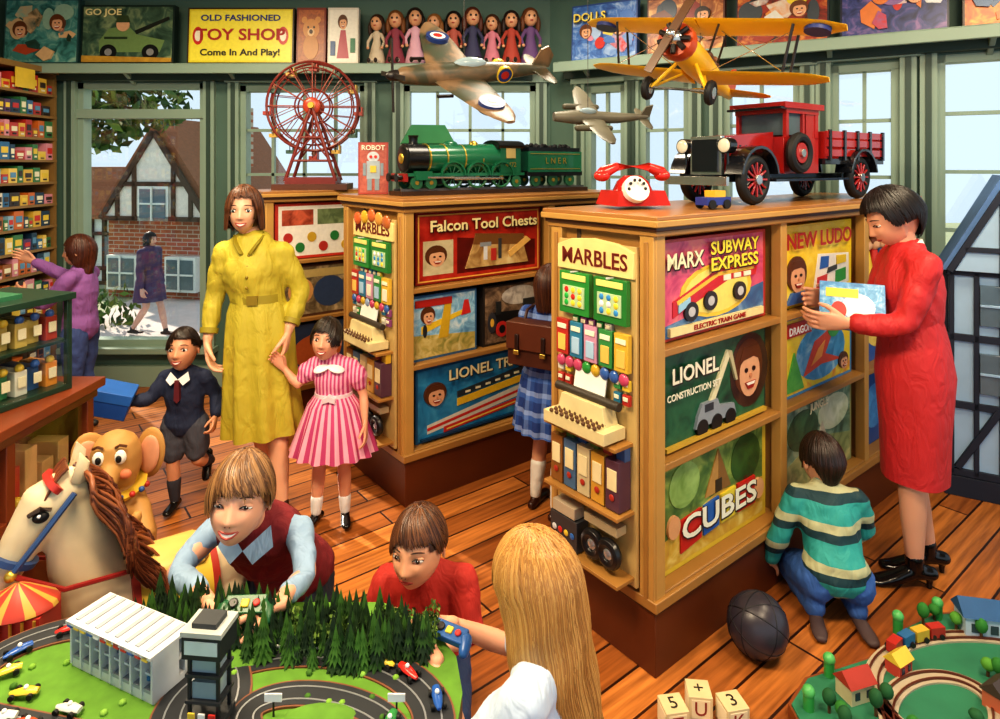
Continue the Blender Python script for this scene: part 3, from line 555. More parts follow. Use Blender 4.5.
K.face({'c':['#553820','#765334','#936c44'],'fr':.15,'fa':50,'sd':-.1,'bk':-.35,'vol':.14,'sweep':.45,'n':700,'jit':.03},yaw=.12,pitch=-.22,roll=.12,smile=1.25,teeth=True,lids=.5)
# --- boy in red shirt
RS=m('#b02c22',.8,.15)
K=Person('boy_in_red_shirt',(-.22,1.90,0),0,1.05,{'pel':(0,.08,.22),'wst':(0,.05,.31),'chs':(0,.0,.41),'nck':(-.0,-.04,.53),'hd':(-.01,-.09,.645),'shL':(.105,-.03,.505),'shR':(-.105,-.03,.505),
 'elR':(-.15,-.06,.38),'wrR':(-.1,-.12,.46),'elL':(.14,-.07,.37),'wrL':(.06,-.15,.40),'hpL':(.06,.08,.19),'hpR':(-.06,.08,.19),'knL':(.09,-.12,.07),'knR':(-.09,-.12,.07),'anL':(.07,.2,.05),'anR':(-.07,.2,.05),'toL':(0,1,-.1),'toR':(0,1,-.1)},hh=.205,chub=1.05,skin='#dba07e')
K.body(); K.cloth('tee_shirt',[K.torso(0,.93,.014),K.shoulders(.013),K.arm('L',0,.42,.018),K.arm('R',0,.42,.018)],RS)
K.cloth('trousers',[K.leg('L',0,1,.014),K.leg('R',0,1,.014),K.torso(0,.15,.012,n=2)],m('#2f3f63',.8))
for q in 'LR': K.shoe(q,m('#3a2a20')); K.hand(q,n=(0,-.4,-1),curl=.7)
K.face({'c':['#3a2012','#56321c','#6a4226'],'fr':.2,'sd':.0,'bk':-.3,'vol':.08,'sweep':.3,'n':700},yaw=-.3,pitch=-.05,smile=0,lids=.75)
# --- girl with long blond hair
K=Person('girl_with_long_blond_hair',(.10,1.42,0),rad(-112),1.2,{'pel':(0,.05,.28),'wst':(0,.04,.39),'chs':(0,.01,.50),'nck':(0,.0,.65),'hd':(0,-.02,.79),'shL':(.125,0,.625),'shR':(-.125,0,.625),
 'elL':(.16,-.12,.50),'wrL':(.06,-.25,.60),'elR':(-.16,-.13,.50),'wrR':(-.05,-.27,.60),'hpL':(.07,.05,.25),'hpR':(-.07,.05,.25),'knL':(.09,-.18,.07),'knR':(-.09,-.18,.07),'anL':(.07,.16,.05),'anR':(-.07,.16,.05),'toL':(0,1,-.1),'toR':(0,1,-.1)},hh=.215,skin='#dea283')
K.body(); K.cloth('tee_shirt',[K.torso(0,.93,.016),K.shoulders(.016),K.arm('L',0,.42,.02),K.arm('R',0,.42,.02)],m('#c3d3e6',.8,.08))
K.cloth('jeans',[K.leg('L',0,1,.014),K.leg('R',0,1,.014),K.torso(0,.12,.014,n=2)],m('#2d4270',.8))
for q in 'LR': K.shoe(q,m('#d8d0c8'))
K.hand('L',d=(-.35,-.8,.1),n=(-.6,0,-.7),curl=.75); K.hand('R',d=(.35,-.8,.1),n=(.6,0,-.7),curl=.75)
K.face({'c':['#a5763f','#b88748','#c89a58'],'fr':.15,'fa':38,'sd':-1.0,'bk':-1.35,'long':1,'vol':.11,'tin':.0,'n':1900,'jit':.09,'wave':.6,'r':.0085},pitch=.15,yaw=-.1,smile=.2)
# --- pedestrian outside
K=Person('pedestrian_in_purple_coat',(-4.98,9.1,-.7),rad(80),1.5,{'knL':(.07,-.12,.42),'anL':(.07,-.2,.07),'knR':(-.07,.0,.42),'anR':(-.07,.22,.1)},skin='#caa090')
K.body(); K.cloth('coat',[K.torso(.1,.93,.02),K.shoulders(.018),K.arm('L',0,.93,.02),K.arm('R',0,.93,.02)],m('#4a3a5e',.8))
K.skirt('coat_skirt',[((0,0,.95),.13,.11),((0,0,.78),.19,.17),((0,0,.5),.22,.2)],m('#4a3a5e',.8))
for q in 'LR': K.shoe(q,m('#1a1416')); K.hand(q)
K.face({'c':['#1a1010','#241614','#2c1c18'],'fr':.2,'sd':-.4,'bk':-.5,'long':1,'n':160})
# ---------------------------------------------------------------- display units
CR=m('#a5773c',.42,.2,5); CR2=m('#bd904c',.4,.18,6); TPM=m('#a8743e',.3,.25,5); DK=m('#4a2814',.4,.2,5); PL_=m('#5e2c12',.4,.25,4); INN=m('#4a3620',.7,.2,4)
TH=rad(38.3); UX=V((math.cos(TH),math.sin(TH),0)); UY=V((-math.sin(TH),math.cos(TH),0))
def unit(name,C,L,W,cols,H=1.55,shelves=(.27,.70,1.09,1.49)):
    b=B(); b.box((L/2,W/2,.115),(L,W,.23),PL_); b.box((L/2,W/2,.245),(L+.03,W+.03,.035),CR)
    b.box((L/2,W/2,H-.008),(L+.06,W+.06,.016),TPM); b.box((L/2,W/2,H-.026),(L+.07,W+.07,.022),CR2); b.box((L/2,W/2,H-.044),(L+.045,W+.045,.016),DK); b.box((L/2,W/2,H-.06),(L+.03,W+.03,.02),CR); b.box((L/2,W/2,.222),(L+.015,W+.015,.014),DK)
    b.box((L/2,W/2+.12,(H+.25)/2),(L-.02,.02,H-.3),INN)
    for z in shelves[:-1]: b.box((L/2,W/2-.01,z-.012),(L-.01,W-.02,.025),CR)
    b.box((L/2,.02,1.5),(L,.04,.05),CR)
    for x in cols:
        b.box((min(max(x,.025),L-.025),.02,.86),(.05,.045,1.25),CR2); b.box((min(max(x,.02),L-.02),W/2,.86),(.02,W-.02,1.25),CR)
    for x in (.012,L-.012):
        for y in (.03,W-.03): b.box((x,y,.86),(.045,.06,1.27),CR2); b.box((x-.024 if x<.1 else x+.024,y,.86),(.008,.018,1.2),CR)
    return b.obj(name,loc=C,bev=.003,rot=TH)
CA=V((.52,2.14,0)); CB=V((-.476,3.21,0)); CC=V((-1.5,4.1,0))
unit('display_shelf_unit',CA,2.25,.5,[.025,.84,1.64,2.22]); unit('display_shelf_unit',CB,1.6,.70,[.025,1.0,1.58]); unit('display_shelf_unit',CC,.72,.42,[.025,.70])
def at(C,x,y,z=0): q=C+UX*x+UY*y; return (q.x,q.y,z)
gamebox('board_game_box',at(CA,.435,.05,.70+.395),TH,.70,.36,.22,'#b5342c',[('r',.03,.03,.97,.97,('#b03060','#d8597a','#e88a7a')),('p',[(.03,.03),(.97,.03),(.97,.4),(.03,.15)],('#2a4a7a','#3a6a9a','#7a9ab8')),('e',.5,.42,.34,.28,'#e8c23a'),('e',.5,.42,.30,.24,'#f0dc70'),('p',[(.10,.22),(.6,.5),(.88,.5),(.9,.62),(.5,.64),(.10,.38)],'#c8202a'),('p',[(.14,.34),(.5,.56),(.86,.57),(.86,.6),(.5,.6),(.13,.38)],'#f0c040'),('r',.55,.5,.62,.56,'#f3ecd0'),('r',.65,.51,.72,.56,'#f3ecd0'),('r',.75,.51,.82,.56,'#f3ecd0'),('p',[(.14,.26),(.24,.33),(.24,.4),(.14,.34)],'#9ac8e0'),('e',.25,.25,.06,.1,'#202020'),('e',.25,.25,.03,.05,'#c0c0c0'),('e',.42,.32,.06,.1,'#202020'),('e',.42,.32,.03,.05,'#c0c0c0'),('e',.7,.36,.06,.1,'#202020'),('e',.7,.36,.03,.05,'#c0c0c0'),('r',.06,.05,.94,.13,'#e9d79a')],[('MARX',.18,.78,.22,'#f7e9c0'),('SUBWAY',.64,.86,.19,'#f7e040',1.2),('EXPRESS',.64,.69,.19,'#f7e040',1.3),('ELECTRIC TRAIN GAME',.5,.09,.07,'#a41d16',1.3)])
gamebox('construction_set_box',at(CA,.435,.05,.70),TH,.70,.355,.22,'#14332a',[('r',.02,.03,.98,.97,('#0f3528','#1d5a3c','#2c6a48')),('e',.82,.55,.2,.42,('#2a1a14','#4a3020'))]+facel(.82,.52,.13,asp=2.1)+[('p',[(.35,.2),(.40,.2),(.62,.84),(.58,.86)],'#e0d8b0'),('p',[(.58,.86),(.62,.84),(.68,.5),(.66,.5)],'#c0b890'),('p',[(.28,.14),(.66,.14),(.64,.26),(.50,.3),(.48,.38),(.34,.38),(.3,.26)],'#8f98a0'),('r',.36,.28,.44,.36,'#303840'),('e',.34,.13,.05,.09,'#111111'),('e',.47,.13,.05,.09,'#111111'),('e',.6,.13,.05,.09,'#111111'),('r',.03,.03,.97,.07,'#c8a23a')],[('LIONEL',.27,.76,.22,'#f0e8d0',1.1),('CONSTRUCTION SET',.26,.56,.095,'#f0e8d0',1)])
gamebox('building_blocks_game_box',at(CA,.435,.05,.272),TH,.70,.405,.22,'#d9b93a',[('r',.04,.05,.96,.95,('#3a5a2a','#5d7a3a','#a8b85a')),('p',[(.04,.05),(.96,.05),(.96,.4),(.5,.5),(.04,.3)],('#b8863a','#c9a23c','#e0c870')),('e',.78,.68,.15,.24,('#24401c','#3a6028')),('r',.76,.36,.79,.5,'#4a2a14'),('e',.2,.72,.13,.2,('#6f9040','#a0c070')),('p',[(.38,.5),(.5,.9),(.62,.5)],'#b98a4a'),('p',[(.5,.5),(.5,.9),(.62,.5)],'#8a6030'),('r',.47,.5,.53,.62,'#3a2414'),('p',[(.16,.13),(.34,.17),(.34,.44),(.16,.42)],'#c2261d'),('p',[(.36,.17),(.5,.19),(.5,.46),(.36,.44)],'#2b5fae'),('p',[(.52,.19),(.66,.2),(.66,.47),(.52,.46)],'#e7cf3e'),('p',[(.68,.2),(.86,.2),(.86,.47),(.68,.47)],'#c2261d'),('e',.1,.4,.05,.1,'#d8a070'),('e',.9,.32,.05,.1,'#e0a878')],[('CUBES',.51,.33,.28,'#f6f0d8',1.5)])
gamebox('ludo_game_box',at(CA,1.24,.05,1.095),TH,.70,.36,.22,'#e8c419',[('r',.02,.03,.98,.97,('#e0b820','#f0d030','#f4dc58')),('p',[(.42,.06),(.95,.16),(.95,.55),(.5,.6)],'#efe9dc'),('p',[(.47,.12),(.62,.15),(.63,.32),(.49,.3)],'#c8302a'),('p',[(.74,.17),(.9,.2),(.9,.36),(.75,.34)],'#2f9a3c'),('p',[(.52,.4),(.64,.41),(.65,.55),(.54,.56)],'#2b5fae'),('p',[(.76,.42),(.9,.43),(.9,.53),(.76,.54)],'#e8c419'),('p',[(.62,.33),(.76,.36),(.76,.42),(.64,.4)],'#3a3a3a')]+facel(.22,.36,.11,asp=1.7)+[('p',[(.08,.05),(.38,.05),(.32,.18),(.14,.18)],'#3a5fa0')],[('NEW LUDO',.5,.8,.27,'#a41d16',1.2)])
gamebox('dragon_puzzle_box',at(CA,1.24,.05,.70),TH,.70,.355,.22,'#3c8ac0',[('r',.03,.04,.97,.96,('#e8c030','#e6d23c','#d88a30')),('e',.55,.45,.34,.36,('#2f7fb0','#4a9fd0','#a8d8e8')),('p',[(.3,.2),(.45,.6),(.75,.75),(.6,.4),(.85,.25),(.55,.28)],'#d84a28'),('p',[(.4,.3),(.5,.5),(.6,.58),(.55,.38)],'#f0a040'),('e',.72,.72,.09,.14,'#3fa04a'),('e',.75,.75,.02,.03,'#101010'),('r',.06,.75,.4,.92,'#c8302a'),('p',[(.06,.08),(.3,.08),(.18,.55)],('#2f8a3c','#60b050'))]+facel(.86,.2,.06,asp=1.6),[('DRAGON',.23,.83,.13,'#ffffff')])
gamebox('jigsaw_puzzle_box',at(CA,1.24,.05,.272),TH,.70,.405,.22,'#8f8f5a',[('r',.03,.04,.97,.96,('#35503a','#6d9078','#b8c8a0')),('p',[(.03,.04),(.97,.04),(.97,.35),(.5,.5),(.03,.3)],('#5a6a3a','#94a06a','#c8c080')),('e',.3,.65,.2,.22,('#24402a','#45704a')),('e',.72,.7,.22,.2,('#a8b890','#dce4c8')),('p',[(.4,.2),(.55,.65),(.7,.22)],('#a8a088','#d9d2b8')),('e',.5,.3,.08,.12,'#b04a3a'),('r',.28,.25,.32,.5,'#4a2a18')],[('JUNGLE',.5,.86,.12,'#f2e8c0')])
b=B(); 
for i in range(5):
    x=-.2+i*.1; c=random.choice(['#c8302a','#e0c040','#3a6ab0','#d87a9a']); b.tube([((x,0,0),.04),((x,0,.1),.03),((x,0,.17),.018)],c,10); b.sph((x,0,.2),.032,'#e8b48a',10); b.sph((x,.008,.212),(.036,.033,.034),random.choice(['#3a2010','#c89040','#7a3a18']),10)
b.obj('row_of_small_dolls',loc=at(CA,1.93,.12,1.09),rot=TH)
gamebox('blue_game_box',at(CA,1.93,.06,.70),TH,.5,.33,.2,'#2f5fa8',[('e',.5,.5,.3,.3,('#e0b040','#f0e080'))]); gamebox('blue_game_box',at(CA,1.93,.06,.272),TH,.5,.38,.2,'#24508f',[('e',.4,.5,.25,.3,('#3a70b0','#5aa0d8'))])
gamebox('toy_tool_chest_box',at(CB,.52,.05,1.095),TH,.86,.375,.22,'#8f1f16',[('r',.015,.03,.985,.97,'#e8b050'),('r',.025,.05,.975,.95,('#8a1a10','#b02a1c','#c83c28')),('p',[(.3,.1),(.95,.1),(.95,.5),(.3,.62)],('#4a100a','#6d1810')),('r',.05,.12,.27,.6,('#b0a078','#d8c8a0'))]+facel(.15,.36,.07,asp=1.8)+[('p',[(.36,.16),(.88,.16),(.84,.44),(.42,.5)],('#8a6030','#c9a468','#e0c890')),('p',[(.42,.5),(.84,.44),(.84,.6),(.44,.66)],'#7a5028'),('r',.5,.26,.53,.5,'#d8d8d8'),('r',.47,.46,.56,.52,'#909498'),('r',.62,.26,.645,.56,'#404040'),('p',[(.72,.26),(.9,.5),(.86,.56),(.7,.34)],'#e0b060'),('r',.56,.24,.6,.42,'#b5342c')],[('Falcon Tool Chests',.52,.8,.22,'#f7dfa0',1.15)])
gamebox('model_aeroplane_kit_box',at(CB,.27,.05,.70),TH,.42,.34,.22,'#3d6a94',[('r',.03,.04,.97,.96,('#5a8ab0','#8fc0dc','#d8e8ec')),('p',[(.03,.04),(.97,.04),(.97,.3),(.03,.4)],('#8a8a40','#c8b060','#e0d090')),('p',[(.15,.4),(.85,.65),(.88,.72),(.15,.52)],'#e8c030'),('p',[(.4,.3),(.55,.3),(.6,.85),(.5,.85)],'#d0a828'),('p',[(.75,.6),(.9,.62),(.86,.84),(.8,.84)],'#c8302a'),('e',.2,.45,.03,.1,'#303030'),('r',.06,.82,.6,.93,'#b02a20')]+facel(.25,.66,.09,asp=1.3))
gamebox('train_kit_box',at(CB,.745,.05,.70),TH,.44,.34,.22,'#2a2420',[('r',.03,.04,.97,.96,('#3a2c22','#6a5442','#a08468')),('e',.6,.78,.3,.16,('#8a8078','#d0c8bc')),('p',[(.12,.2),(.85,.28),(.85,.5),(.12,.55)],'#1c1c1e'),('e',.14,.38,.07,.17,'#3a3a40'),('e',.14,.38,.03,.07,'#e0b040'),('e',.3,.25,.1,.13,'#c8302a'),('e',.3,.25,.05,.07,'#1c1c1e'),('e',.6,.27,.1,.13,'#c8302a'),('e',.6,.27,.05,.07,'#1c1c1e'),('r',.2,.5,.28,.72,'#2a2a2a'),('r',.66,.46,.88,.7,'#2a2a2a')])
gamebox('train_set_box',at(CB,.52,.05,.272),TH,.86,.385,.22,'#1d5f8c',[('r',.015,.03,.985,.97,('#1d6a9c','#2a86b8','#4aa4cc')),('p',[(.08,.1),(.9,.3),(.95,.4),(.95,.48),(.08,.22)],'#d8d8c8'),('p',[(.08,.14),(.9,.36),(.92,.4),(.08,.18)],'#c8302a'),('p',[(.2,.06),(.95,.2),(.95,.28),(.2,.14)],'#c8302a'),('p',[(.22,.09),(.93,.22),(.93,.24),(.22,.11)],'#f0d060'),('p',[(.3,.38),(.92,.5),(.92,.6),(.3,.48)],'#e8c030'),('p',[(.3,.50),(.85,.62),(.85,.72),(.3,.58)],'#303a40')]+[('r',.36+.08*i,.535+.018*i,.40+.08*i,.565+.018*i,'#f0e8c0') for i in range(6)]+facel(.14,.6,.07,asp=1.9)+[('r',.03,.03,.97,.06,'#0f3a5a')],[('LIONEL TRAINS',.58,.84,.2,'#f4e6b0',1.15)])
gamebox('jigsaw_puzzle_box',at(CB,1.3,.05,1.095),TH,.5,.33,.2,'#3a6a4a',[('e',.5,.5,.3,.3,'#d8b050')])
gamebox('jigsaw_puzzle_box',at(CB,1.3,.05,.70),TH,.5,.33,.2,'#8a3a3a',[('e',.5,.5,.3,.3,'#d8d0b0')])
gamebox('marble_set_box',at(CC,.36,.04,1.095),TH,.58,.37,.2,'#c83a2a',[('r',.04,.05,.96,.95,'#efe8da'),('r',.08,.6,.45,.88,('#7a2a1a','#d86a4a')),('r',.5,.6,.92,.88,('#3a4a2a','#8a9a6a'))]+[('e',.15+.14*i,.38-.18*(i%2),.055,.09,['#b5342c','#2f7a3c','#c8a030'][i%3]) for i in range(6)])
gamebox('marble_set_box',at(CC,.36,.04,.70),TH,.58,.35,.2,'#5a3a2a',[('r',.04,.05,.96,.95,('#4a3a2a','#8a7858','#c8b088')),('e',.3,.5,.15,.25,'#d8a060'),('e',.65,.45,.2,.3,'#3a4a6a'),('r',.1,.75,.9,.9,'#c8b070')])
gamebox('marble_set_box',at(CC,.36,.04,.272),TH,.58,.38,.2,'#3a4a6a',[('e',.5,.5,.3,.3,'#c86a3a')])
def endboard(C,W,seed,balls):
    random.seed(seed); rot=TH-pi/2; e=empty('marbles_display_board',at(C,-.018,W/2,0),rot); w=W-.12
    b=B(); b.box((0,0,.86),(w,.014,1.16),m('#c2a468',.5)); b.ext([(-w*.49,1.33),(w*.49,1.33),(w*.49,1.42),(w*.3,1.445),(0,1.455),(-w*.3,1.445),(-w*.49,1.42)],-.018,-.004,m('#ecd28a',.5))
    if balls:
        for i in range(5): b.sph((-w*.36+i*w*.18,-.02,1.45-.012*abs(i-2)),(.04,.014,.036),m(['#d86a3a','#d8a838','#c86a3a','#d89a4a','#b8683a'][i],.2),12)
    b.obj('board',e,bev=.002); text('MARBLES',e,(0,-.02,1.38),.082,'#6a1a10',sx=w/.39,bold=.001)
    b=B()
    def pk(x,z,W_,H_,c,win):
        b.box((x,-.022,z),(W_,.022,H_),m(c,.35)); b.box((x,-.035,z-.012),(W_*.72,.006,H_*.5),m('#b8d0a0',.15))
        for i in range(9): b.sph((x+(i%3-1)*W_*.22,-.037,z-.036+(i//3)*.024),(.012,.006,.012),m(random.choice(win),.1),8)
        b.box((x,-.035,z+H_*.38),(W_*.8,.004,H_*.14),m('#f0e080',.4)); b.cyl((x,-.01,z+H_*.5),(x,-.05,z+H_*.52),.004,'#c0c0c0',n=6)
    pk(-w*.22,1.245,w*.4,.155,'#2f8a3a',['#2fb04a','#c8302a','#e8d040']); pk(w*.24,1.245,w*.4,.155,'#2a7a34',['#3a8ac8','#e8e8e8','#e8d040'])
    for i in range(5): b.box((-w*.38+i*w*.19,-.024,1.075),(w*.165,.02,.13),m(['#b5342c','#2f7a9a','#c890a8','#3a8a4a','#d8b040'][i],.35)); b.box((-w*.38+i*w*.19,-.036,1.055),(w*.1,.004,.06),m(random.choice(['#efe6d0','#e8c060','#a8c8e0']),.3)); b.box((-w*.38+i*w*.19,-.036,1.115),(w*.12,.004,.018),m('#f4ecd0',.3))
    for i in range(8): b.sph((-w*.4+i*w*.115,-.03,.985),(.022,.012,.022),m(random.choice(['#3a5fa0','#c04a6a','#8a9ab8','#c8a030','#2f8a3a']),.2),10)
    for i in range(9):
        for k in range(2): b.box((-w*.42+i*w*.105,-.02,.965-.05*k if abs(i-4)>2 else 1.145),(w*.08,.014,.036),m(random.choice(['#b5342c','#2f7a9a','#e0c040','#3a8a4a','#d8d0c0','#8a4a7a']),.35)); b.box((-w*.42+i*w*.105,-.029,.970-.05*k if abs(i-4)>2 else 1.15),(w*.055,.003,.014),m('#f0e6c8',.4))
    for i in range(6): b.box((-w*.40+i*w*.16,-.03,.70+.012*(i%2)-.165+.19),(w*.1,.03,.05),m(random.choice(['#c8a030','#5a7a3a','#a84030','#3a5a8a']),.4))
    TW=m('#dcca96',.4); b.box((0,-.07,.80),(w*.78,.11,.04),TW); b.box((0,-.05,.85),(w*.62,.07,.07),TW,tap=.85); b.cyl((-w*.4,-.05,.895),(w*.4,-.05,.895),.016,m('#3a3228'))
    for r_ in range(3):
        for c_ in range(9): b.sph((-w*.28+c_*w*.07,-.08-.022*r_,.828),(.009,.008,.008),m('#5a3a20'),6)
    b.box((0,-.035,.93),(w*.4,.006,.09),m('#f4efe4',.5),R=(-.2,0,0)); b.box((0,-.05,.765),(w*.92,.1,.012),CR)
    for i,c in enumerate(('#8a5a2a','#4a6a8a','#c8b890','#c8963a','#5a3a4a')): b.box((-w*.36+i*w*.18,-.04,.63),(w*.16,.06,.17),m(c,.4)); b.box((-w*.36+i*w*.18,-.072,.65),(w*.11,.004,.07),m('#e8d8a8',.4)); b.sph((-w*.36+i*w*.18,-.073,.59),(.012,.004,.012),'#a83020',8)
    b.box((0,-.05,.535),(w*.95,.09,.012),CR); b.box((0,-.05,.31),(w*.95,.09,.012),CR)
    b.box((-w*.25,-.045,.375),(w*.36,.06,.11),m('#3a3a3e',.4)); b.box((-w*.25,-.05,.455),(w*.3,.05,.04),m('#b8a890',.4))
    for i in range(4): b.sph((-w*.37+i*w*.08,-.077,.375),(.012,.004,.012),m(['#d8d8d8','#c8302a','#e0c040','#3a6ab0'][i],.3),8)
    for x in (w*.1,w*.3): b.torus((x,-.06,.385),.035,.018,m('#1a1a1c',.3)); b.sph((x,-.06,.385),(.025,.015,.025),m('#b8bcc0',.2,metal=.7),12)
    b.box((w*.2,-.04,.47),(w*.4,.05,.03),m('#a89878',.4))
    b.obj('hanging_packets_and_toys',e,bev=.002); return e
endboard(CA,.5,3,0); endboard(CB,.58,5,1); random.seed(11)
# ---------------------------------------------------------------- toys on top
b=B(); RD=m('#7a2a20',.35,.2); BK=m('#231d1c',.4); 
b.box((0,0,.02),(.5,.34,.04),m('#5a3018',.4)); b.box((0,0,.06),(.34,.28,.05),RD)
for sy in (-.09,.09):
    for sx in (-1,1): b.cyl((sx*.17,sy*1.4,.06),(0,sy,.58),.012,RD); b.cyl((sx*.13,sy*1.3,.2),(sx*-.05,sy*1.1,.42),.006,RD)
    b.cyl((-.13,sy*1.3,.2),(.13,sy*1.3,.2),.008,RD); b.cyl((-.075,sy*1.2,.36),(.075,sy*1.2,.36),.008,RD)
b.cyl((0,-.13,.58),(0,.13,.58),.02,m('#c8a040',.3,metal=.6))
for sy in (-.055,.055):
    for R,r in ((.31,.009),(.27,.005),(.12,.006)): b.torus((0,sy,.58),R,r,RD,n=40)
    for i in range(12):
        q=2*pi*i/12; b.cyl((0,sy,.58),(.31*math.cos(q),sy,.58+.31*math.sin(q)),.0045,m('#9a4a38',.4),n=6)
        q2=q+pi/12; b.cyl((.12*math.cos(q),sy,.58+.12*math.sin(q)),(.29*math.cos(q2),sy,.58+.29*math.sin(q2)),.003,RD,n=5)
    b.sph((0,sy*1.5,.58),(.06,.015,.06),m('#b5442c',.3),16); b.sph((0,sy*1.7,.58),(.025,.015,.025),m('#e0b040',.3),12)
for i in range(12):
    q=2*pi*i/12; x,z=.31*math.cos(q),.58+.31*math.sin(q); c=m(['#a83a28','#c8a040','#3a5a4a'][i%3],.4); b.cyl((x,-.06,z),(x,.06,z),.006,BK,n=6); b.box((x,0,z-.05),(.055,.09,.025),c); b.box((x+.025,0,z-.03),(.008,.09,.055),c)
    b.cyl((x,-.045,z),(x,-.045,z-.05),.003,BK,n=5); b.cyl((x,.045,z),(x,.045,z-.05),.003,BK,n=5)
    if i%2: b.sph((x,0,z-.02),.018,'#d8a080',8)
b.obj('toy_ferris_wheel',loc=at(CC,.40,.2,1.55),rot=.1)
gamebox('robot_toy_box',at(CB,.09,.52,1.551),.15,.17,.30,.1,'#b04a3c',[('r',.06,.04,.94,.96,('#a85040','#c8705a')),('e',.5,.72,.2,.1,'#cfd8dc'),('r',.28,.3,.72,.64,'#aab8c0'),('r',.3,.08,.45,.3,'#8a98a0'),('r',.55,.08,.7,.3,'#8a98a0'),('r',.16,.36,.26,.6,'#8a98a0'),('r',.74,.36,.84,.6,'#8a98a0'),('e',.42,.72,.05,.03,'#d83020'),('e',.58,.72,.05,.03,'#d83020'),('r',.4,.42,.6,.55,'#e0c040')],[('ROBOT',.5,.89,.13,'#f8ecd0')],side='#8a3a2c')
# locomotive
b=B(); LG=m('#1d6a48',.25,.15,coat=.4); LB=m('#161819',.3); RB=m('#8f1f1a',.4); GO=m('#c8a848',.3,metal=.7); WH=m('#2a6a4a',.35)
b.box((.03,0,.012),(1.36,.16,.024),m('#3a2414',.5))
for y in (-.045,.045): b.box((.03,y,.03),(1.34,.012,.012),m('#8a8a8a',.3,metal=.8))
b.box((-.22,0,.115),(.80,.17,.018),LG); b.box((-.2,0,.085),(.7,.07,.05),LB); b.box((-.625,0,.10),(.02,.17,.045),RB)
for y in (-.05,.05): b.cyl((-.635,y,.10),(-.665,y,.10),.013,LB); b.cyl((-.665,y,.1),(-.672,y,.1),.024,LB)
b.cyl((-.60,0,.205),(-.48,0,.205),.082,LB,n=24); b.sph((-.60,0,.205),(.015,.075,.075),LB,18); b.sph((-.615,0,.205),(.01,.03,.03),GO,12); b.cyl((-.48,0,.205),(.0,0,.21),.08,LG,r2=.088,n=24)
for x in (-.47,-.36,-.24,-.12): b.tube([((x-.004,0,.206),.086),((x+.004,0,.206),.086)],GO,24)
b.tube([((-.54,0,.27),.032),((-.54,0,.30),.024),((-.54,0,.325),.026),((-.54,0,.335),.032)],LB,16); b.sph((-.3,0,.285),(.05,.035,.028),LG,14); b.sph((-.14,0,.285),(.03,.03,.03),GO,12)
b.box((.075,0,.2),(.15,.17,.17),LG); b.tube([((-.015,0,.285),.095,.035),((.175,0,.285),.095,.035)],LB,20,side=(0,1,0)); b.box((.075,-.087,.24),(.07,.004,.06),m('#c8b070',.2)); b.box((.075,.087,.24),(.07,.004,.06),m('#c8b070',.2))
for y in (-.088,.088):
    for x in (-.33,-.16,.01):
        b.torus((x,y*.85,.105),.066,.008,WH,n=24); b.tube([((x,y*.85-.006,.105),.012),((x,y*.85+.006,.105),.012)],GO,10)
        for i in range(10): q=pi*i/5; b.cyl((x,y*.85,.105),(x+.062*math.cos(q),y*.85,.105+.062*math.sin(q)),.003,WH,n=5)
        b.ext([(x+.082*math.cos(pi*i/10),.11+.082*math.sin(pi*i/10)) for i in range(11)]+[(x+.074*math.cos(pi*i/10),.11+.074*math.sin(pi*i/10)) for i in range(10,-1,-1)],y-.01,y+.01,LG)
    for x in (-.56,-.47,.12): b.cyl((x,y*.75,.07),(x,y*.95,.07),.036,WH,n=18); b.cyl((x,y*.98,.07),(x,y*.74,.07),.012,GO,n=10)
    b.cyl((-.33,y*1.08,.09),(.01,y*1.08,.09),.008,m('#b0b4b8',.2,metal=.8),n=8); b.cyl((-.5,y*1.08,.10),(-.16,y*1.08,.095),.006,m('#b0b4b8',.2,metal=.8),n=8); b.box((-.52,y*.9,.11),(.1,.035,.05),LG)
    for x in (.28,.42,.56): b.cyl((x,y*.6,.075),(x,y*.8,.075),.04,WH,n=18); b.cyl((x,y*.85,.075),(x,y*.5,.075),.012,GO,n=10)
b.box((.43,0,.19),(.44,.17,.13),LG); b.box((.43,0,.115),(.46,.16,.03),LB); b.box((.43,0,.265),(.42,.15,.03),LB); b.box((.2,0,.12),(.06,.06,.03),LB)
for i in range(40): b.sph((.25+random.random()*.36,random.uniform(-.06,.06),.28+random.random()*.012),random.uniform(.012,.02),m('#0d0d0f',.5),6)
for y in (-.0865,.0865):
    for z in (.145,.24): b.box((.43,y,z),(.41,.002,.004),GO)
o=b.obj('toy_steam_locomotive',loc=at(CB,.77,.28,1.551),rot=rad(35)); text('L N E R',o,(.43,-.089,.195),.055,GO); text('4472',o,(.075,-.089,.17),.04,GO)
b=B(); b.box((0,0,.12),(.2,.14,.24),'#245a3c'); b.ext([(-.13,.24),(.13,.24),(.08,.33),(-.08,.33)],-.09,.09,m('#2f7a4a',.5)); b.box((0,-.072,.1),(.05,.01,.12),'#c8b060')
for x in (-.06,.06): b.box((x,-.072,.17),(.035,.01,.05),'#e8d890')
b.obj('toy_green_house',loc=at(CB,.50,.60,1.551),rot=.2,scale=1.25)
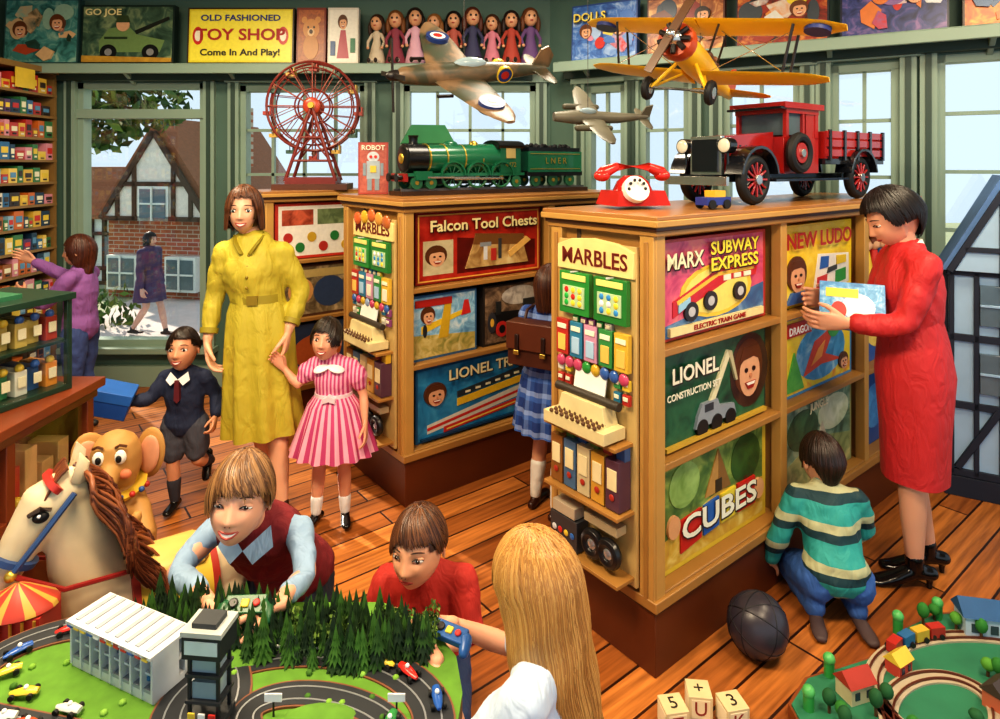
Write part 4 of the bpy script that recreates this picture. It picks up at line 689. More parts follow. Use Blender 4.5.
# vintage truck
b=B(); TR=m('#a3201c',.22,.12,coat=.5); TK=m('#17191f',.2,.1,coat=.5); CHR=m('#c8c8c4',.2,metal=.9); RUB=m('#101010',.6)
def wheel(x,y,r,c=TR):
    b.torus((x,y,r),r*.8,r*.22,RUB,n=30,k=10); b.tube([((x,y-.012,r),r*.7),((x,y-.006,r),r*.68),((x,y+.006,r),r*.68),((x,y+.012,r),r*.7)],TK,24,side=(1,0,0))
    b.cyl((x,y-.035,r),(x,y+.035,r),r*.2,CHR,n=14)
    for i in range(12): q=pi*i/6; b.cyl((x+r*.18*math.cos(q),y-.02,r+r*.18*math.sin(q)),(x+r*.68*math.cos(q),y-.02,r+r*.68*math.sin(q)),.006,c,n=5)
for y in (-.155,.155): wheel(-.5,y,.115); wheel(.47,y,.115)
b.box((0,0,.12),(1.36,.16,.035),TK); b.box((-.71,0,.11),(.02,.34,.04),CHR)
b.ext([(-.62,.14),(-.22,.14),(-.22,.345),(-.60,.315)],-.085,.085,TR); b.box((-.625,0,.225),(.025,.17,.18),CHR); b.box((-.64,0,.225),(.012,.14,.15),TK); 
for i in range(6): b.box((-.54+i*.045,-.087,.23),(.012,.004,.09),TK)
for y in (-.115,.115): b.cyl((-.66,y,.27),(-.61,y,.27),.036,TK,n=18); b.sph((-.66,y,.27),(.010,.032,.032),m('#d8d4c0',.1),14); b.cyl((-.63,y,.27),(-.63,y,.17),.006,TK)
for y in (-.155,.155):
    for cx,rr in ((-.5,.15),(.47,.15)):
        P1=[(cx+rr*math.cos(t),.12+rr*math.sin(t)) for t in [rad(8+a*16.4) for a in range(11)]]; P2=[(cx+(rr-.014)*math.cos(t),.12+(rr-.014)*math.sin(t)) for t in [rad(8+a*16.4) for a in range(10,-1,-1)]]
        b.ext(P1+P2,y-.045,y+.045,TK)
    b.box((-.03,y,.11),(.68,.075,.012),TK)
b.ext([(-.22,.14),(.10,.14),(.10,.32),(-.22,.32)],-.14,.14,TR)
for y in (-.13,.13):
    b.box((.085,y,.39),(.03,.02,.16),TR); b.box((-.185,y,.39),(.022,.02,.16),TR); b.box((-.04,y,.39),(.016,.02,.16),TR); b.box((-.05,y*1.085,.24),(.006,.004,.16),TK)
b.box((.092,0,.39),(.015,.26,.16),TR); b.box((-.05,0,.475),(.36,.31,.03),TR); b.box((-.05,0,.452),(.30,.285,.03),TR); b.box((-.05,0,.39),(.25,.25,.12),m('#56646c',.05)); b.box((.04,0,.38),(.10,.272,.15),TR); b.box((-.235,0,.46),(.05,.3,.012),TK)
b.torus((-.16,-.185,.24),.078,.024,RUB,n=26); b.cyl((-.16,-.2,.24),(-.16,-.165,.24),.05,TR,n=18); b.cyl((-.16,-.21,.24),(-.16,-.165,.24),.02,CHR)
b.box((.44,0,.2),(.64,.33,.03),TK); 
for y in (-.165,.165):
    for z in (.245,.295,.34): b.box((.44,y,z),(.62,.014,.036),TR)
    for x in (.15,.3,.44,.58,.73): b.box((x,y*1.05,.285),(.02,.014,.16),TK)
for x in (.135,.745): b.box((x,0,.285),(.016,.33,.14),TR)
b.obj('vintage_toy_truck',loc=at(CA,1.27,.235,1.551),rot=rad(35.5),bev=.003,scale=.93)
b=B(); b.box((0,0,.035),(.2,.16,.05),m('#b5261f',.25),tap=.85); b.tube([((0,0,.06),.07,.06),((0,0,.09),.055,.05),((0,0,.11),.03,.03)],m('#b5261f',.25),20)
b.tube([((-.03,-.065,.06),.045),((-.03,-.085,.07),.045)],m('#e8e4dc',.3),20)
for i in range(10): q=2*pi*i/10; b.sph((-.03+.03*math.cos(q),-.087,.068+.03*math.sin(q)),.006,'#202020',6)
b.tube([((-.11,0,.12),.022),((-.06,0,.14),.015),((.06,0,.14),.015),((.11,0,.12),.022)],m('#c62c24',.2),14,rnd=True); b.sph((-.115,0,.11),(.028,.028,.02),m('#c62c24',.2)); b.sph((.115,0,.11),(.028,.028,.02),m('#c62c24',.2))
b.obj('toy_telephone',loc=at(CA,.24,.30,1.552),rot=.3,scale=1.15)
b=B(); b.box((0,0,.03),(.13,.06,.03),'#2a3a8a'); b.box((.01,0,.055),(.06,.05,.03),'#e0b030')
for x in (-.04,.04):
    for y in (-.03,.03): b.cyl((x,y-.006,.018),(x,y+.006,.018),.018,RUB)
b.obj('small_toy_car',loc=at(CA,.44,.07,1.552),rot=rad(30))
# ---------------------------------------------------------------- aeroplanes
def wing(b,x0,x1,y0,y1,c0,c1,t,mat,z0=0,z1=0,sides=(1,-1),n=6,rt=True):
    for sg in sides:
        secs=[]
        for i in range(n+1):
            u=i/n; ch=c0+(c1-c0)*u; 
            if rt and u>.7: ch*=math.sqrt(max(.05,1-((u-.7)/.32)**2))
            secs.append(((sg*(x0+(x1-x0)*u),y0+(y1-y0)*u,z0+(z1-z0)*u),ch/2,t/2*(1-.5*u)))
        b.tube(secs,mat,14,side=(0,1,0))
def hang(b,X,top):
    Xi=X.inverted(); p=X@V((0,-.05,.03)); b.cyl(Xi@p,Xi@V((p.x,p.y,top)),.0015,BK,n=5)
b=B(); C1=m('#5a5644',.4,.45,12); CM=mpaint(['#3f4a3a','#4a4a3a','#7a6248','#8a6e50'],5,.4)
b.tube([((0,-.40,0),.02),((0,-.37,0),.04),((0,-.25,0),.052,.055),((0,-.05,.0),.056,.064),((0,.15,.01),.045,.05),((0,.42,.02),.018,.022)],CM,18)
b.sph((0,-.40,0),(.028,.05,.028),BK,12); b.sph((0,-.02,.055),(.03,.09,.035),m('#9fb4bc',.1),14)
wing(b,.03,.54,-.08,-.05,.28,.13,.03,CM,-.02,.04,n=9); wing(b,.01,.17,.38,.39,.1,.06,.014,CM,.02,.02)
b.ext([(.33,.03),(.44,.03),(.45,.1),(.41,.15),(.37,.13)],-.006,.006,CM,'x')
for sg in (1,-1):
    for r,c,h in ((.062,'#23376e',.024),(.042,'#d8d8d0',.0255),(.024,'#a82a22',.027)): b.cyl((sg*.36,-.06,.022-h+.0),(sg*.36,-.06,.022+h),r,m(c,.4),n=20)
    for r,c,h in ((.045,'#d8b83a',.0),(.038,'#23376e',.001),(.022,'#a82a22',.002)): b.cyl((sg*(.03),.16,.012),(sg*(.051+h),.16,.012),r,m(c,.4),n=18)
    b.box((sg*.2,-.22,-.01),(.012,.08,.012),BK)
for i in range(4): q=pi*i/2+.4; b.box((.09*math.cos(q),-.415,.09*math.sin(q)),(.17,.006,.022),BK,R=(0,-q,0))
X=Matrix.Translation((-.14,3.22,2.18))@(Euler((0,0,rad(-60))).to_matrix()@Euler((rad(6),rad(34),0)).to_matrix()).to_4x4(); hang(b,X,3.1)
o=b.obj('hanging_model_fighter_plane',X=X)
text('EB   O',o,(-.054,.06,.01),.05,'#d8d4c0',rot=(pi/2,0,-pi/2)); 
b=B(); YE=m('#f2c024',.35,.1); YR=m('#b5461e',.35)
b.tube([((0,-.34,0),.055),((0,-.28,0),.062),((0,-.1,.005),.06,.066),((0,.1,.01),.05,.055),((0,.45,.03),.016,.022)],YE,18)
b.tube([((0,-.37,0),.072),((0,-.33,0),.078),((0,-.30,0),.07)],YR,20); b.sph((0,-.38,0),(.035,.03,.035),CHR)
for i in range(9): q=2*pi*i/9; b.cyl((.03*math.cos(q),-.385,.03*math.sin(q)),(.066*math.cos(q),-.385,.066*math.sin(q)),.011,BK,n=8)
b.box((0,-.425,0),(.035,.008,.34),m('#5a3a20',.3),R=(0,.35,0)); b.sph((0,-.425,0),.02,CHR)
wing(b,0,.56,-.12,-.10,.2,.17,.022,YE,.155,.17,n=8); wing(b,.04,.52,-.04,-.02,.18,.15,.022,YE,-.045,-.015,n=8)
wing(b,.01,.2,.42,.43,.13,.08,.014,YE,.035,.035); b.ext([(.36,.04),(.5,.04),(.5,.13),(.45,.17),(.41,.15)],-.006,.006,YR,'x')
for sg in (1,-1):
    for yy,yb in ((-.17,-.10),(-.05,.03)): b.cyl((sg*.36,yb,-.02),(sg*.38,yy,.155),.006,BK,n=6); b.cyl((sg*.05,yb,.05),(sg*.09,yy,.152),.005,BK,n=6)
    b.cyl((sg*.08,-.1,.15),(sg*.36,-.1,-.02),.002,CHR,n=4); b.cyl((sg*.06,-.1,-.04),(sg*.37,-.1,.155),.002,CHR,n=4)
    b.cyl((sg*.04,-.2,-.04),(sg*.12,-.22,-.16),.008,YE,n=8); b.cyl((sg*.04,-.08,-.04),(sg*.12,-.22,-.16),.006,YE,n=8); b.torus((sg*.135,-.22,-.165),.036,.016,RUB,'x',n=20); b.cyl((sg*.12,-.22,-.165),(sg*.15,-.22,-.165),.024,CHR)
    b.cyl((sg*.46,-.11,.145),(sg*.46,-.11,.178),.05,m('#2a3a7a'),n=18)
b.box((0,-.22,-.16),(.25,.01,.008),BK); b.sph((0,.02,.07),(.03,.045,.03),m('#5a3018',.5)); b.sph((0,.12,.065),(.03,.04,.028),m('#5a3018',.5)); b.sph((0,.12,.09),.022,'#8a5a3a')
X=Matrix.Translation((.90,2.85,2.14))@(Euler((0,0,rad(-36))).to_matrix()@Euler((rad(-13),rad(8),0)).to_matrix()).to_4x4(); hang(b,X,3.1)
b.obj('hanging_model_biplane',X=X)
C2=m('#6e6a5a',.4,.3,12); b=B(); b.tube([((0,-.2,0),.02),((0,-.1,0),.032),((0,.1,0),.024),((0,.24,.01),.01)],C2,14); wing(b,.02,.24,-.03,-.02,.11,.06,.016,C2,0,.02); wing(b,.01,.09,.22,.225,.05,.03,.008,C2); b.ext([(.2,.01),(.25,.01),(.25,.07),(.22,.06)],-.004,.004,C2,'x')
for sg in (1,-1): b.tube([((sg*.09,-.12,0),.014),((sg*.09,.03,.0),.012)],C1,10,rnd=True)
b.sph((0,-.05,.03),(.014,.04,.016),m('#9fb4bc',.1))
X=Matrix.Translation((.53,3.5,1.98))@Euler((0,rad(35),rad(-75))).to_matrix().to_4x4()@Matrix.Scale(1.25,4); hang(b,X,3.1)
b.obj('hanging_model_bomber_plane',X=X)
# ---------------------------------------------------------------- upper shelf stock
def up(name,x,w,h,base,els,txt=(),y=4.80): return gamebox(name,(x,y,2.477),0,w,h,.06,base,els,txt,tilt=-.06)
up('adventure_toy_box',-3.45,.56,.50,'#2a4a4a',busy(21,['#24504a','#4a8a84','#98b8a0','#b84a28','#d8b080','#2a3a2a'],18,2))
up('army_jeep_toy_box',-2.80,.70,.45,'#182a24',[('r',.02,.03,.98,.97,('#20382c','#45604c','#8a9a70')),('p',[(.2,.2),(.85,.2),(.9,.4),(.6,.5),(.5,.65),(.3,.6),(.2,.4)],'#6f8a54'),('r',.25,.42,.5,.46,'#2c3a24'),('e',.3,.2,.09,.13,'#151515'),('e',.3,.2,.04,.06,'#888888'),('e',.75,.2,.09,.13,'#151515'),('e',.75,.2,.04,.06,'#888888'),('e',.45,.66,.07,.11,'#d8a880'),('p',[(.37,.7),(.53,.7),(.5,.82),(.4,.82)],'#3a4a2c'),('p',[(.6,.5),(.95,.75),(.94,.8),(.58,.56)],'#20241e'),('p',[(.02,.03),(.98,.03),(.98,.1),(.02,.14)],('#a87a2a','#c89a3a'))],[('GO JOE',.24,.87,.15,'#f0e0a0',1.2)])
up('toy_shop_sign',-1.95,.80,.43,'#3a2a14',[('r',.015,.03,.985,.97,'#e3cf35'),('r',.03,.06,.97,.94,'#efe04a'),('e',.1,.5,.05,.16,'#c8302a'),('e',.9,.5,.05,.16,'#c8302a'),('e',.1,.5,.03,.1,'#f0e8d0'),('e',.9,.5,.03,.1,'#f0e8d0')],[('OLD FASHIONED',.5,.81,.15,'#23307a',1.2),('TOY SHOP',.5,.51,.28,'#a81f18',1.15),('Come In And Play!',.5,.2,.16,'#1d1a16',1.15)])
up('teddy_bear_box',-1.42,.22,.43,'#7a2a20',[('r',.06,.04,.94,.96,('#8a4a30','#b8683a')),('e',.5,.62,.28,.18,'#c8884a'),('e',.27,.78,.1,.06,'#c8884a'),('e',.73,.78,.1,.06,'#c8884a'),('e',.5,.3,.26,.22,'#b87838'),('e',.5,.56,.12,.07,'#e0b888'),('e',.4,.65,.03,.02,'#101010'),('e',.6,.65,.03,.02,'#101010'),('e',.5,.57,.06,.04,'#3a1a10')])
up('paper_doll_box',-1.18,.23,.43,'#d8cfc0',[('r',.05,.04,.95,.96,'#e8e2d4'),('p',[(.3,.1),(.7,.1),(.58,.6),(.42,.6)],'#b04a5a')]+facel(.5,.72,.14,asp=.8)+[('r',.1,.15,.25,.4,'#3a5a8a'),('r',.75,.2,.9,.45,'#3a7a5a')])
def doll(x,y,z,h,rot,dc,hc):
    b=B(); k=h; b.tube([((0,0,.0),.20*k,.18*k),((0,0,.25*k),.13*k,.12*k),((0,0,.5*k),.07*k,.06*k),((0,0,.62*k),.10*k,.06*k),((0,0,.67*k),.035*k)],m(dc,.7),14)
    b.sph((0,-.01*k,.82*k),(.12*k,.12*k,.15*k),m('#d8a078',.4),14); b.sph((0,.03*k,.86*k),(.15*k,.13*k,.155*k),m(hc,.6),14)
    for s_ in (1,-1):
        b.sph((s_*.14*k,.03*k,.72*k),(.05*k,.06*k,.15*k),m(hc,.6),10); b.tube([((s_*.09*k,0,.6*k),.035*k),((s_*.17*k,-.03*k,.45*k),.03*k),((s_*.15*k,-.1*k,.34*k),.025*k)],m(dc,.7),8,rnd=True); b.sph((s_*.145*k,-.11*k,.32*k),.03*k,'#d8a078',8)
        b.sph((s_*.045*k,-.125*k,.84*k),(.02*k,.01*k,.022*k),'#201410',8); b.tube([((s_*.06*k,-.12*k,.06*k),.04*k),((s_*.07*k,-.24*k,.04*k),.035*k)],m('#e8e0d0'),8,rnd=True); b.sph((s_*.07*k,-.27*k,.05*k),(.035*k,.05*k,.05*k),'#30201a',8)
    b.sph((0,-.128*k,.76*k),(.03*k,.01*k,.012*k),'#a8302a',8); b.obj('doll',loc=(x,y,z),rot=rot)
for i,(dc,hc) in enumerate((('#c8b8a0','#3a2010'),('#8a3a4a','#7a4a20'),('#d8a8b8','#2a1a10'),('#4a5a8a','#8a5a2a'),('#b0584a','#1a100c'),('#3a3a5a','#5a2a18'),('#c87a8a','#4a2a14'),('#a84030','#2a1610'),('#6a4a7a','#6a3a1a'))):
    doll(-.93+i*.145,4.83-.02*(i%2),2.476,.38+.05*((i*7)%3)/2,.15*((i%3)-1),dc,hc)
def upd(name,s,w,h,base,els,txt=()):
    p=dpt(s,-.16,2.477); return gamebox(name,(p.x,p.y,p.z),DR,w,h,.06,base,els,txt,tilt=-.06)
upd('doll_set_box',.5,.5,.42,'#2a4a8a',busy(3,['#2a4a90','#4a7ac0','#a8c0e0','#c8302a','#e8d060','#d890a8'],12,3),[('DOLLS',.3,.75,.2,'#f0d860')])
upd('pirate_game_box',1.08,.52,.40,'#5a2a1c',busy(5,['#6a3018','#b06a3a','#e8b870','#2a3a4a','#c8a030','#8a2a20'],18,2))
upd('racing_car_box',1.68,.54,.41,'#20242c',busy(8,['#2a1a18','#9a3020','#d88a40','#e0c838','#404850','#d8d8d0'],18,1))
upd('space_toy_box',2.28,.54,.43,'#181c38',busy(12,['#182048','#3a4480','#8a6aa0','#d87a3a','#d8dce0','#c8302a'],18,1))
upd('comic_toy_box',2.88,.54,.42,'#3a1a14',busy(14,['#a83a1a','#d86a2a','#f0b848','#2a5a8a','#e8e0c8','#3a8a4a'],18,2))
# left wall display rack
b=B(); WD=m('#8a6a3a',.5); b.box((-.33,0,1.25),(.02,1.6,2.45),WD)
cols=['#b5342c','#d8b040','#2f6a9a','#3a7a4a','#d8d0c0','#c86a2a','#5a3a6a','#1f3f5a','#8ab0c8','#d890a0','#7a8a3a','#3a2a20','#e8c860','#9a5a2a']
for y in (-.79,0,.79): b.box((-.12,y,1.22),(.42,.025,2.44),WD)
z=.1
while z<2.4:
    b.box((-.12,0,z),(.43,1.6,.018),WD)
    y=-.76
    while y<.74 and z<2.3:
        w=random.uniform(.04,.10); h=random.uniform(.06,.13)
        if abs(y+w/2)>.07:
            b.box((.0,y+w/2,z+.009+h/2),(.15,w*.93,h),m(random.choice(cols),.4)); b.box((.077,y+w/2,z+.009+h*.55),(.003,w*.6,h*.35),m(random.choice(['#f0e6c8','#e8c840','#5a90b8','#c8302a','#3a2a20']),.4)); b.box((.078,y+w/2,z+.009+h*.2),(.003,w*.4,h*.12),m(random.choice(['#201814','#f0e6c8']),.4))
        y+=w
    z+=.165
b.box((-.12,0,2.43),(.46,1.62,.04),WD); b.box((.11,.45,2.34),(.01,.18,.14),m('#e0c040'))
b.obj('toy_car_display_rack',loc=(-3.5,4.12,0))
# ---------------------------------------------------------------- counter
b=B(); MW=m('#5a2414',.3,.25,5,coat=.3); MG=m('#7a3a1e',.35,.2,5)
b.box((0,0,.05),(.86,1.3,.1),MW); b.box((0,0,.835),(.92,1.36,.035),MG); b.box((0,0,.80),(.88,1.32,.04),MW); b.box((-.1,0,.44),(.6,1.26,.7),MW)
for y in (-.63,-.21,.21,.63): b.box((.41,y,.45),(.04,.04,.72),MG)
for z in (.14,.5): b.box((.41,0,z),(.04,1.3,.045),MG)
b.box((.415,0,.65),(.005,1.24,.27),GLASS); b.box((.3,0,.5),(.2,1.26,.02),MG); b.box((.41,0,.3),(.015,1.24,.32),MW); b.box((.2,.645,.45),(.42,.015,.66),MW)
for i in range(14): b.box((.31,-.56+i*.086,.555+.02*(i%3)),(.12,.06,.11+.04*(i%3)),m(random.choice(['#e0c080','#c84a38','#4a7aa8','#e8e0d0','#8a9a4a']),.4)); b.sph((.38,-.56+i*.086,.53),.022,m(random.choice(['#c8302a','#e0c040','#3a6ab0','#3a9a4a']),.3),8)
b.obj('shop_counter',loc=(-2.08,1.95,0),bev=.003)
b=B(); GC=m('#1f3a2c',.35)
b.box((0,0,.01),(.34,.5,.02),GC); b.box((0,0,.36),(.36,.52,.025),GC); b.box((-.16,0,.19),(.02,.5,.34),GC); b.box((0,0,.19),(.32,.48,.012),GC)
for x in (-.16,.16):
    for y in (-.24,.24): b.box((x,y,.19),(.02,.02,.34),GC)
for zz in (.02,.196):
    for i in range(8): b.box((.03+.02*(i%2),-.2+i*.058,zz+.045),(.14,.045,.09),m(random.choice(['#3f8a5a','#c8b060','#d8d8c8','#b5442c','#2f5a8a','#d8903a']),.4)); b.sph((.11,-.2+i*.058,zz+.10),.016,m(random.choice(['#c8302a','#e0c040','#3a6ab0']),.4),8); b.box((.125,-.2+i*.058,zz+.05),(.004,.03,.04),'#efe6c0')
b.box((.17,0,.19),(.003,.48,.33),GLASS); b.box((0,0,.38),(.2,.22,.02),'#2f6a4a')
b.obj('countertop_display_case',loc=(-1.90,2.30,.853),rot=-.3,bev=.002)
b=B(); b.box((0,0,.012),(.16,.3,.024),'#3a2018')
for i in range(12): c=m(['#c8302a','#d84a5a','#b02a3a','#3a6ab0'][i%4],.4); y=-.13+i*.0235; b.cyl((-.07,y,.032),(.06,y,.032),.0085,c,n=6); b.tube([((.06,y,.032),.0085),((.08,y,.032),.001)],'#e0c090',6)
b.obj('pencil_tray',loc=(-1.72,1.90,.853),rot=.1)
# ---------------------------------------------------------------- rocking horse
e=empty('rocking_horse',(-.985,1.97,0),rad(38)); HC=m('#d8c4a0',.4,.22,12); MN=[m('#4a2214',.4,.1),m('#6a3820',.38,.1),m('#8a5030',.38,.1)]
T=lambda *a: ([(V(p[:3]),p[3],p[4] if len(p)>4 else p[3]) for p in a],(0,1,0))
blob('horse_body',e,[T((-.2,0,.43,.095,.11),(-.08,0,.43,.105,.12),(.04,0,.43,.095,.11),(.12,0,.45,.10,.11)),T((-.2,0,.48,.07,.11),(-.25,0,.62,.055,.09),(-.28,0,.77,.045,.065)),
 T((-.27,0,.815,.047,.065),(-.335,0,.785,.052,.072),(-.39,0,.70,.040,.052),(-.43,0,.625,.034,.04),(-.45,0,.585,.034,.037)),
 *[T((-.2,s*.06,.38,.045),(-.33,s*.07,.33,.032),(-.36,s*.07,.24,.024),(-.27,s*.07,.18,.018)) for s in (1,-1)],*[T((.12,s*.06,.4,.055),(.15,s*.07,.32,.038),(.22,s*.075,.25,.024),(.2,s*.075,.18,.018)) for s in (1,-1)]],HC,.009,3)
b=B()
for s in (1,-1):
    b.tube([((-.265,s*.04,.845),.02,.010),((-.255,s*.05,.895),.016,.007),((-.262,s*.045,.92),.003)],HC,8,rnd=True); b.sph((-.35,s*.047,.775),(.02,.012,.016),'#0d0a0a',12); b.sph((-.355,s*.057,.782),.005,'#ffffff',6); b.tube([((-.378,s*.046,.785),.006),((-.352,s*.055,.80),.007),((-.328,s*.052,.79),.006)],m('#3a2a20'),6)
    b.sph((-.455,s*.022,.60),(.009,.007,.014),'#5a2a24',8)
    for p in ((-.27,.18),(.20,.18)): b.tube([((p[0],s*.07,p[1]),.022),((p[0]-.01,s*.07,p[1]-.045),.03)],m('#2a1a14',.3),12)
    b.path([V((-.415,s*.055,.645)),V((-.35,s*.066,.73)),V((-.275,s*.058,.82))],.008,m('#2f4a7a',.4)); b.path([V((-.415,s*.053,.645)),V((-.3,s*.085,.58)),V((-.12,s*.09,.57))],.007,m('#8a1f1c',.4))
    b.sph((-.415,s*.055,.645),.015,GO,10)
    b.box((-.06,s*.09,.045),(.66,.035,.045),m('#8a2a1c',.4)); 
    for x in (-.28,.19): b.cyl((x,s*.07,.14),(x,s*.09,.06),.014,m('#8a2a1c',.4))
b.tube([((-.405,0,.672),.054,.062),((-.413,0,.658),.053,.06)],m('#2f4a7a',.4),18,side=(0,1,0)); b.tube([((-.325,0,.838),.058,.034),((-.312,0,.848),.056,.034)],m('#b5342c',.4),16,side=(0,1,0))
b.tube([((-.462,0,.58),.026,.009),((-.468,0,.568),.022,.007)],'#7a3a30',10,side=(0,1,0))
b.tube([((-.10,0,.51),.10,.045),((-.09,0,.535),.09,.03),((.05,0,.53),.09,.03)],m('#d0b060',.5),20,side=(0,1,0),rnd=True)
b.tube([((-.13,0,.435),.122,.118),((.08,0,.435),.122,.118)],m('#e0bc40',.6,.2),26,side=(0,1,0)); b.tube([((-.14,0,.435),.124,.12),((-.12,0,.435),.125,.121)],m('#a83020',.5),26,side=(0,1,0)); b.tube([((.07,0,.435),.125,.12),((.09,0,.435),.124,.119)],m('#a83020',.5),26,side=(0,1,0))
for i in range(22): x=-.13+.21*(i%11)/10; s=1 if i<11 else -1; b.tube([((x,s*.115,.38),.006),((x,s*.117,.34),.009),((x,s*.115,.32),.003)],m('#e8d070'),6)
b.obj('tack_and_rockers',e)
b=B()
for i in range(520):
    u=random.random(); s=1 if i%2 else -1
    if i%5==0: s=random.choice((.3,-.3))
    p=V((-.275+.15*u,s*.012,.875-.30*u)); L_=random.uniform(.12,.22)*(1-.15*u); pts=[]; ph=u*9
    for k in range(9):
        t=k/8; pts.append((p+V((.0+.09*t+.014*math.sin(ph+t*8),s*(.02+.095*math.sin(t*1.9))+.012*math.cos(ph+t*8),.02*math.sin(t*3)-L_*t**1.3)),.0065*(1-.8*max(0,t-.4)),.005))
    b.tube(pts,random.choice(MN),5)
for i in range(26):
    ph=random.random()*2; b.tube([((-.29-.065*t,(i-13)*.003+.004*math.sin(ph+t*4),.885-.01*math.sin(t*3)-.10*t*t),.006*(1-.6*t)) for t in (0,.25,.5,.75,1)],random.choice(MN),5)
for i in range(40):
    ph=random.random()*6; b.tube([((.2+.10*math.sin(t*2),random.uniform(-.006,.006)+.02*math.sin(ph+t*3)*t+(i-20)*.0015,.5-.3*t),.009*(1-.5*t)) for t in (0,.2,.4,.6,.8,1)],random.choice(MN),6)
b.obj('mane_and_tail',e,ang=80)
# elephant toy
e=empty('toy_elephant',(-1.43,2.40,0),rad(14)); EC=m('#b98a4c',.6,.25,10)
blob('elephant_body',e,[T((0,0,.12,.11,.12),(0,0,.32,.12,.13),(0,0,.48,.08,.09)),T((0,-.02,.60,.085,.085),(0,-.03,.66,.08,.085)),
 T((0,-.10,.61,.036),(0,-.15,.56,.034),(.02,-.18,.48,.028),(.06,-.19,.43,.024),(.10,-.19,.44,.02),(.115,-.19,.49,.019)),
 *[T((s*.07,-.05,.1,.055),(s*.10,-.15,.08,.05),(s*.11,-.2,.09,.05)) for s in (1,-1)],*[T((s*.08,-.04,.45,.04),(s*.12,-.11,.38,.036),(s*.10,-.16,.34,.036)) for s in (1,-1)]],EC,.009,3)
b=B()
for s in (1,-1):
    b.sph((s*.10,.03,.62),(.065,.018,.10),EC,18,R=(0,s*.25,s*-.5)); b.sph((s*.10,.012,.62),(.045,.012,.075),m('#d89a78',.6),16,R=(0,s*.25,s*-.5))
    b.sph((s*.036,-.10,.665),(.02,.012,.026),m('#f4efe4',.3),12); b.sph((s*.033,-.111,.662),(.010,.006,.014),'#101010',10); b.sph((s*.05,-.095,.60),(.022,.012,.018),m('#d8805a',.6),10)
    b.path([V((s*.02,-.1,.70)),V((s*.036,-.105,.71)),V((s*.055,-.095,.70))],.005,m('#5a3418'))
b.tube([((0,-.01,.52),.095,.09),((0,-.015,.535),.10,.095)],m('#d8b23a',.5),20)
for i in range(9): q=-pi*i/8; b.sph((.1*math.cos(q),-.015+.1*math.sin(q),.52),.011,m(['#b5342c','#2f5a9a'][i%2],.4),8)
b.obj('ears_eyes_and_collar',e)
# circus wagon toy
b=B(); b.box((0,0,.21),(.2,.16,.42),m('#7a4a24',.5)); b.box((0,0,.44),(.23,.2,.03),m('#d8b040',.4)); b.box((0,0,.52),(.19,.15,.13),m('#b5342c',.5))
for i in range(6): b.cyl((-.085+i*.034,-.085,.46),(-.085+i*.034,-.085,.585),.005,GO,n=6)
b.tube([((0,0,.59),.12,.10),((0,0,.60),.115,.095),((0,0,.64),.03,.03),((0,0,.65),.006)],m('#b84030',.5),24,mats=[m('#b84030',.5),m('#b84030',.5),m('#c8a048',.5)])
o=b.obj('toy_circus_wagon',loc=(-1.235,1.64,0),rot=.15,scale=(.8,.7,1)); text("ANIMALS",o,(0,-.103,.44),.035,'#5a1810')
# ---------------------------------------------------------------- slot car track table
e=empty('slot_car_track_table',(0,0,0)); ZT=.6
out=[(-1.24,.95),(-1.24,1.33),(-1.19,1.46),(-1.1,1.56),(-.98,1.61),(-.83,1.64),(-.3,1.64),(-.17,1.56),(-.10,1.46),(-.08,1.36),(-.09,1.22),(-.12,.95)]
b=B(); b.ext(out,ZT-.05,ZT-.008,m('#4a3420',.5),'z'); GRS=m('#5c8a2c',.9,.35,25); b.ext(out,ZT-.008,ZT,GRS,'z')
for x,y in ((-1.15,1.05),(-.2,1.05),(-1.0,1.5),(-.25,1.5)): b.box((x,y,.275),(.05,.05,.55),m('#4a3420',.5))
b.obj('table_board',e)
b=B(); RDM=m('#20242a',.6,.15,40); LN=m('#d8d8d0',.5)
def ell(cx,cy,rx,ry,rot=0,n=64): return [(cx+rx*math.cos(2*pi*i/n)*math.cos(rot)-ry*math.sin(2*pi*i/n)*math.sin(rot),cy+rx*math.cos(2*pi*i/n)*math.sin(rot)+ry*math.sin(2*pi*i/n)*math.cos(rot)) for i in range(n)]
def road(pts,w,z,closed=True):
    b.ribbon(pts,w+.008,ZT,z-.0006,m('#7a4a30',.6),closed); b.ribbon(pts,w,ZT,z,RDM,closed)
    for o_ in (-.016,.016):
        q=[]
        n=len(pts)
        for i in range(n):
            a=V(pts[(i-1)%n] if closed or i else pts[0]); c=V(pts[(i+1)%n] if closed or i<n-1 else pts[-1]); t=(c-a).normalized(); q.append((pts[i][0]-t.y*o_,pts[i][1]+t.x*o_))
        b.ribbon(q,.0035,z,z+.0008,m('#a8acb0',.3,metal=.6),closed)
road(ell(-.40,1.30,.27,.165,-.15),.08,ZT+.004); road(ell(-.36,1.27,.16,.075,-.25),.06,ZT+.0055)
road(ell(-.86,1.36,.30,.19,-.25),.08,ZT+.0048); road([(-1.1+.06*i,1.30-.012*i) for i in range(12)],.07,ZT+.0062,False)
b.obj('road_track',e)
b=B(); b.sph((-.36,1.30,ZT-.02),(.1,.04,.035),GRS); b.sph((-.62,1.47,ZT-.02),(.14,.07,.04),GRS)
for i in range(60):
    x,y=random.uniform(-1.15,-.2),random.uniform(1.15,1.5); b.sph((x,y,ZT+.003),(.008,.008,.006),m(random.choice(['#7aa83a','#3f6a1f','#8ab84a']),.9),6)
b.obj('grass_mounds',e)
b=B(); TG=[m('#1d3a16',.9),m('#2b4f1c',.9),m('#3f6a24',.9),m('#16301a',.9)]
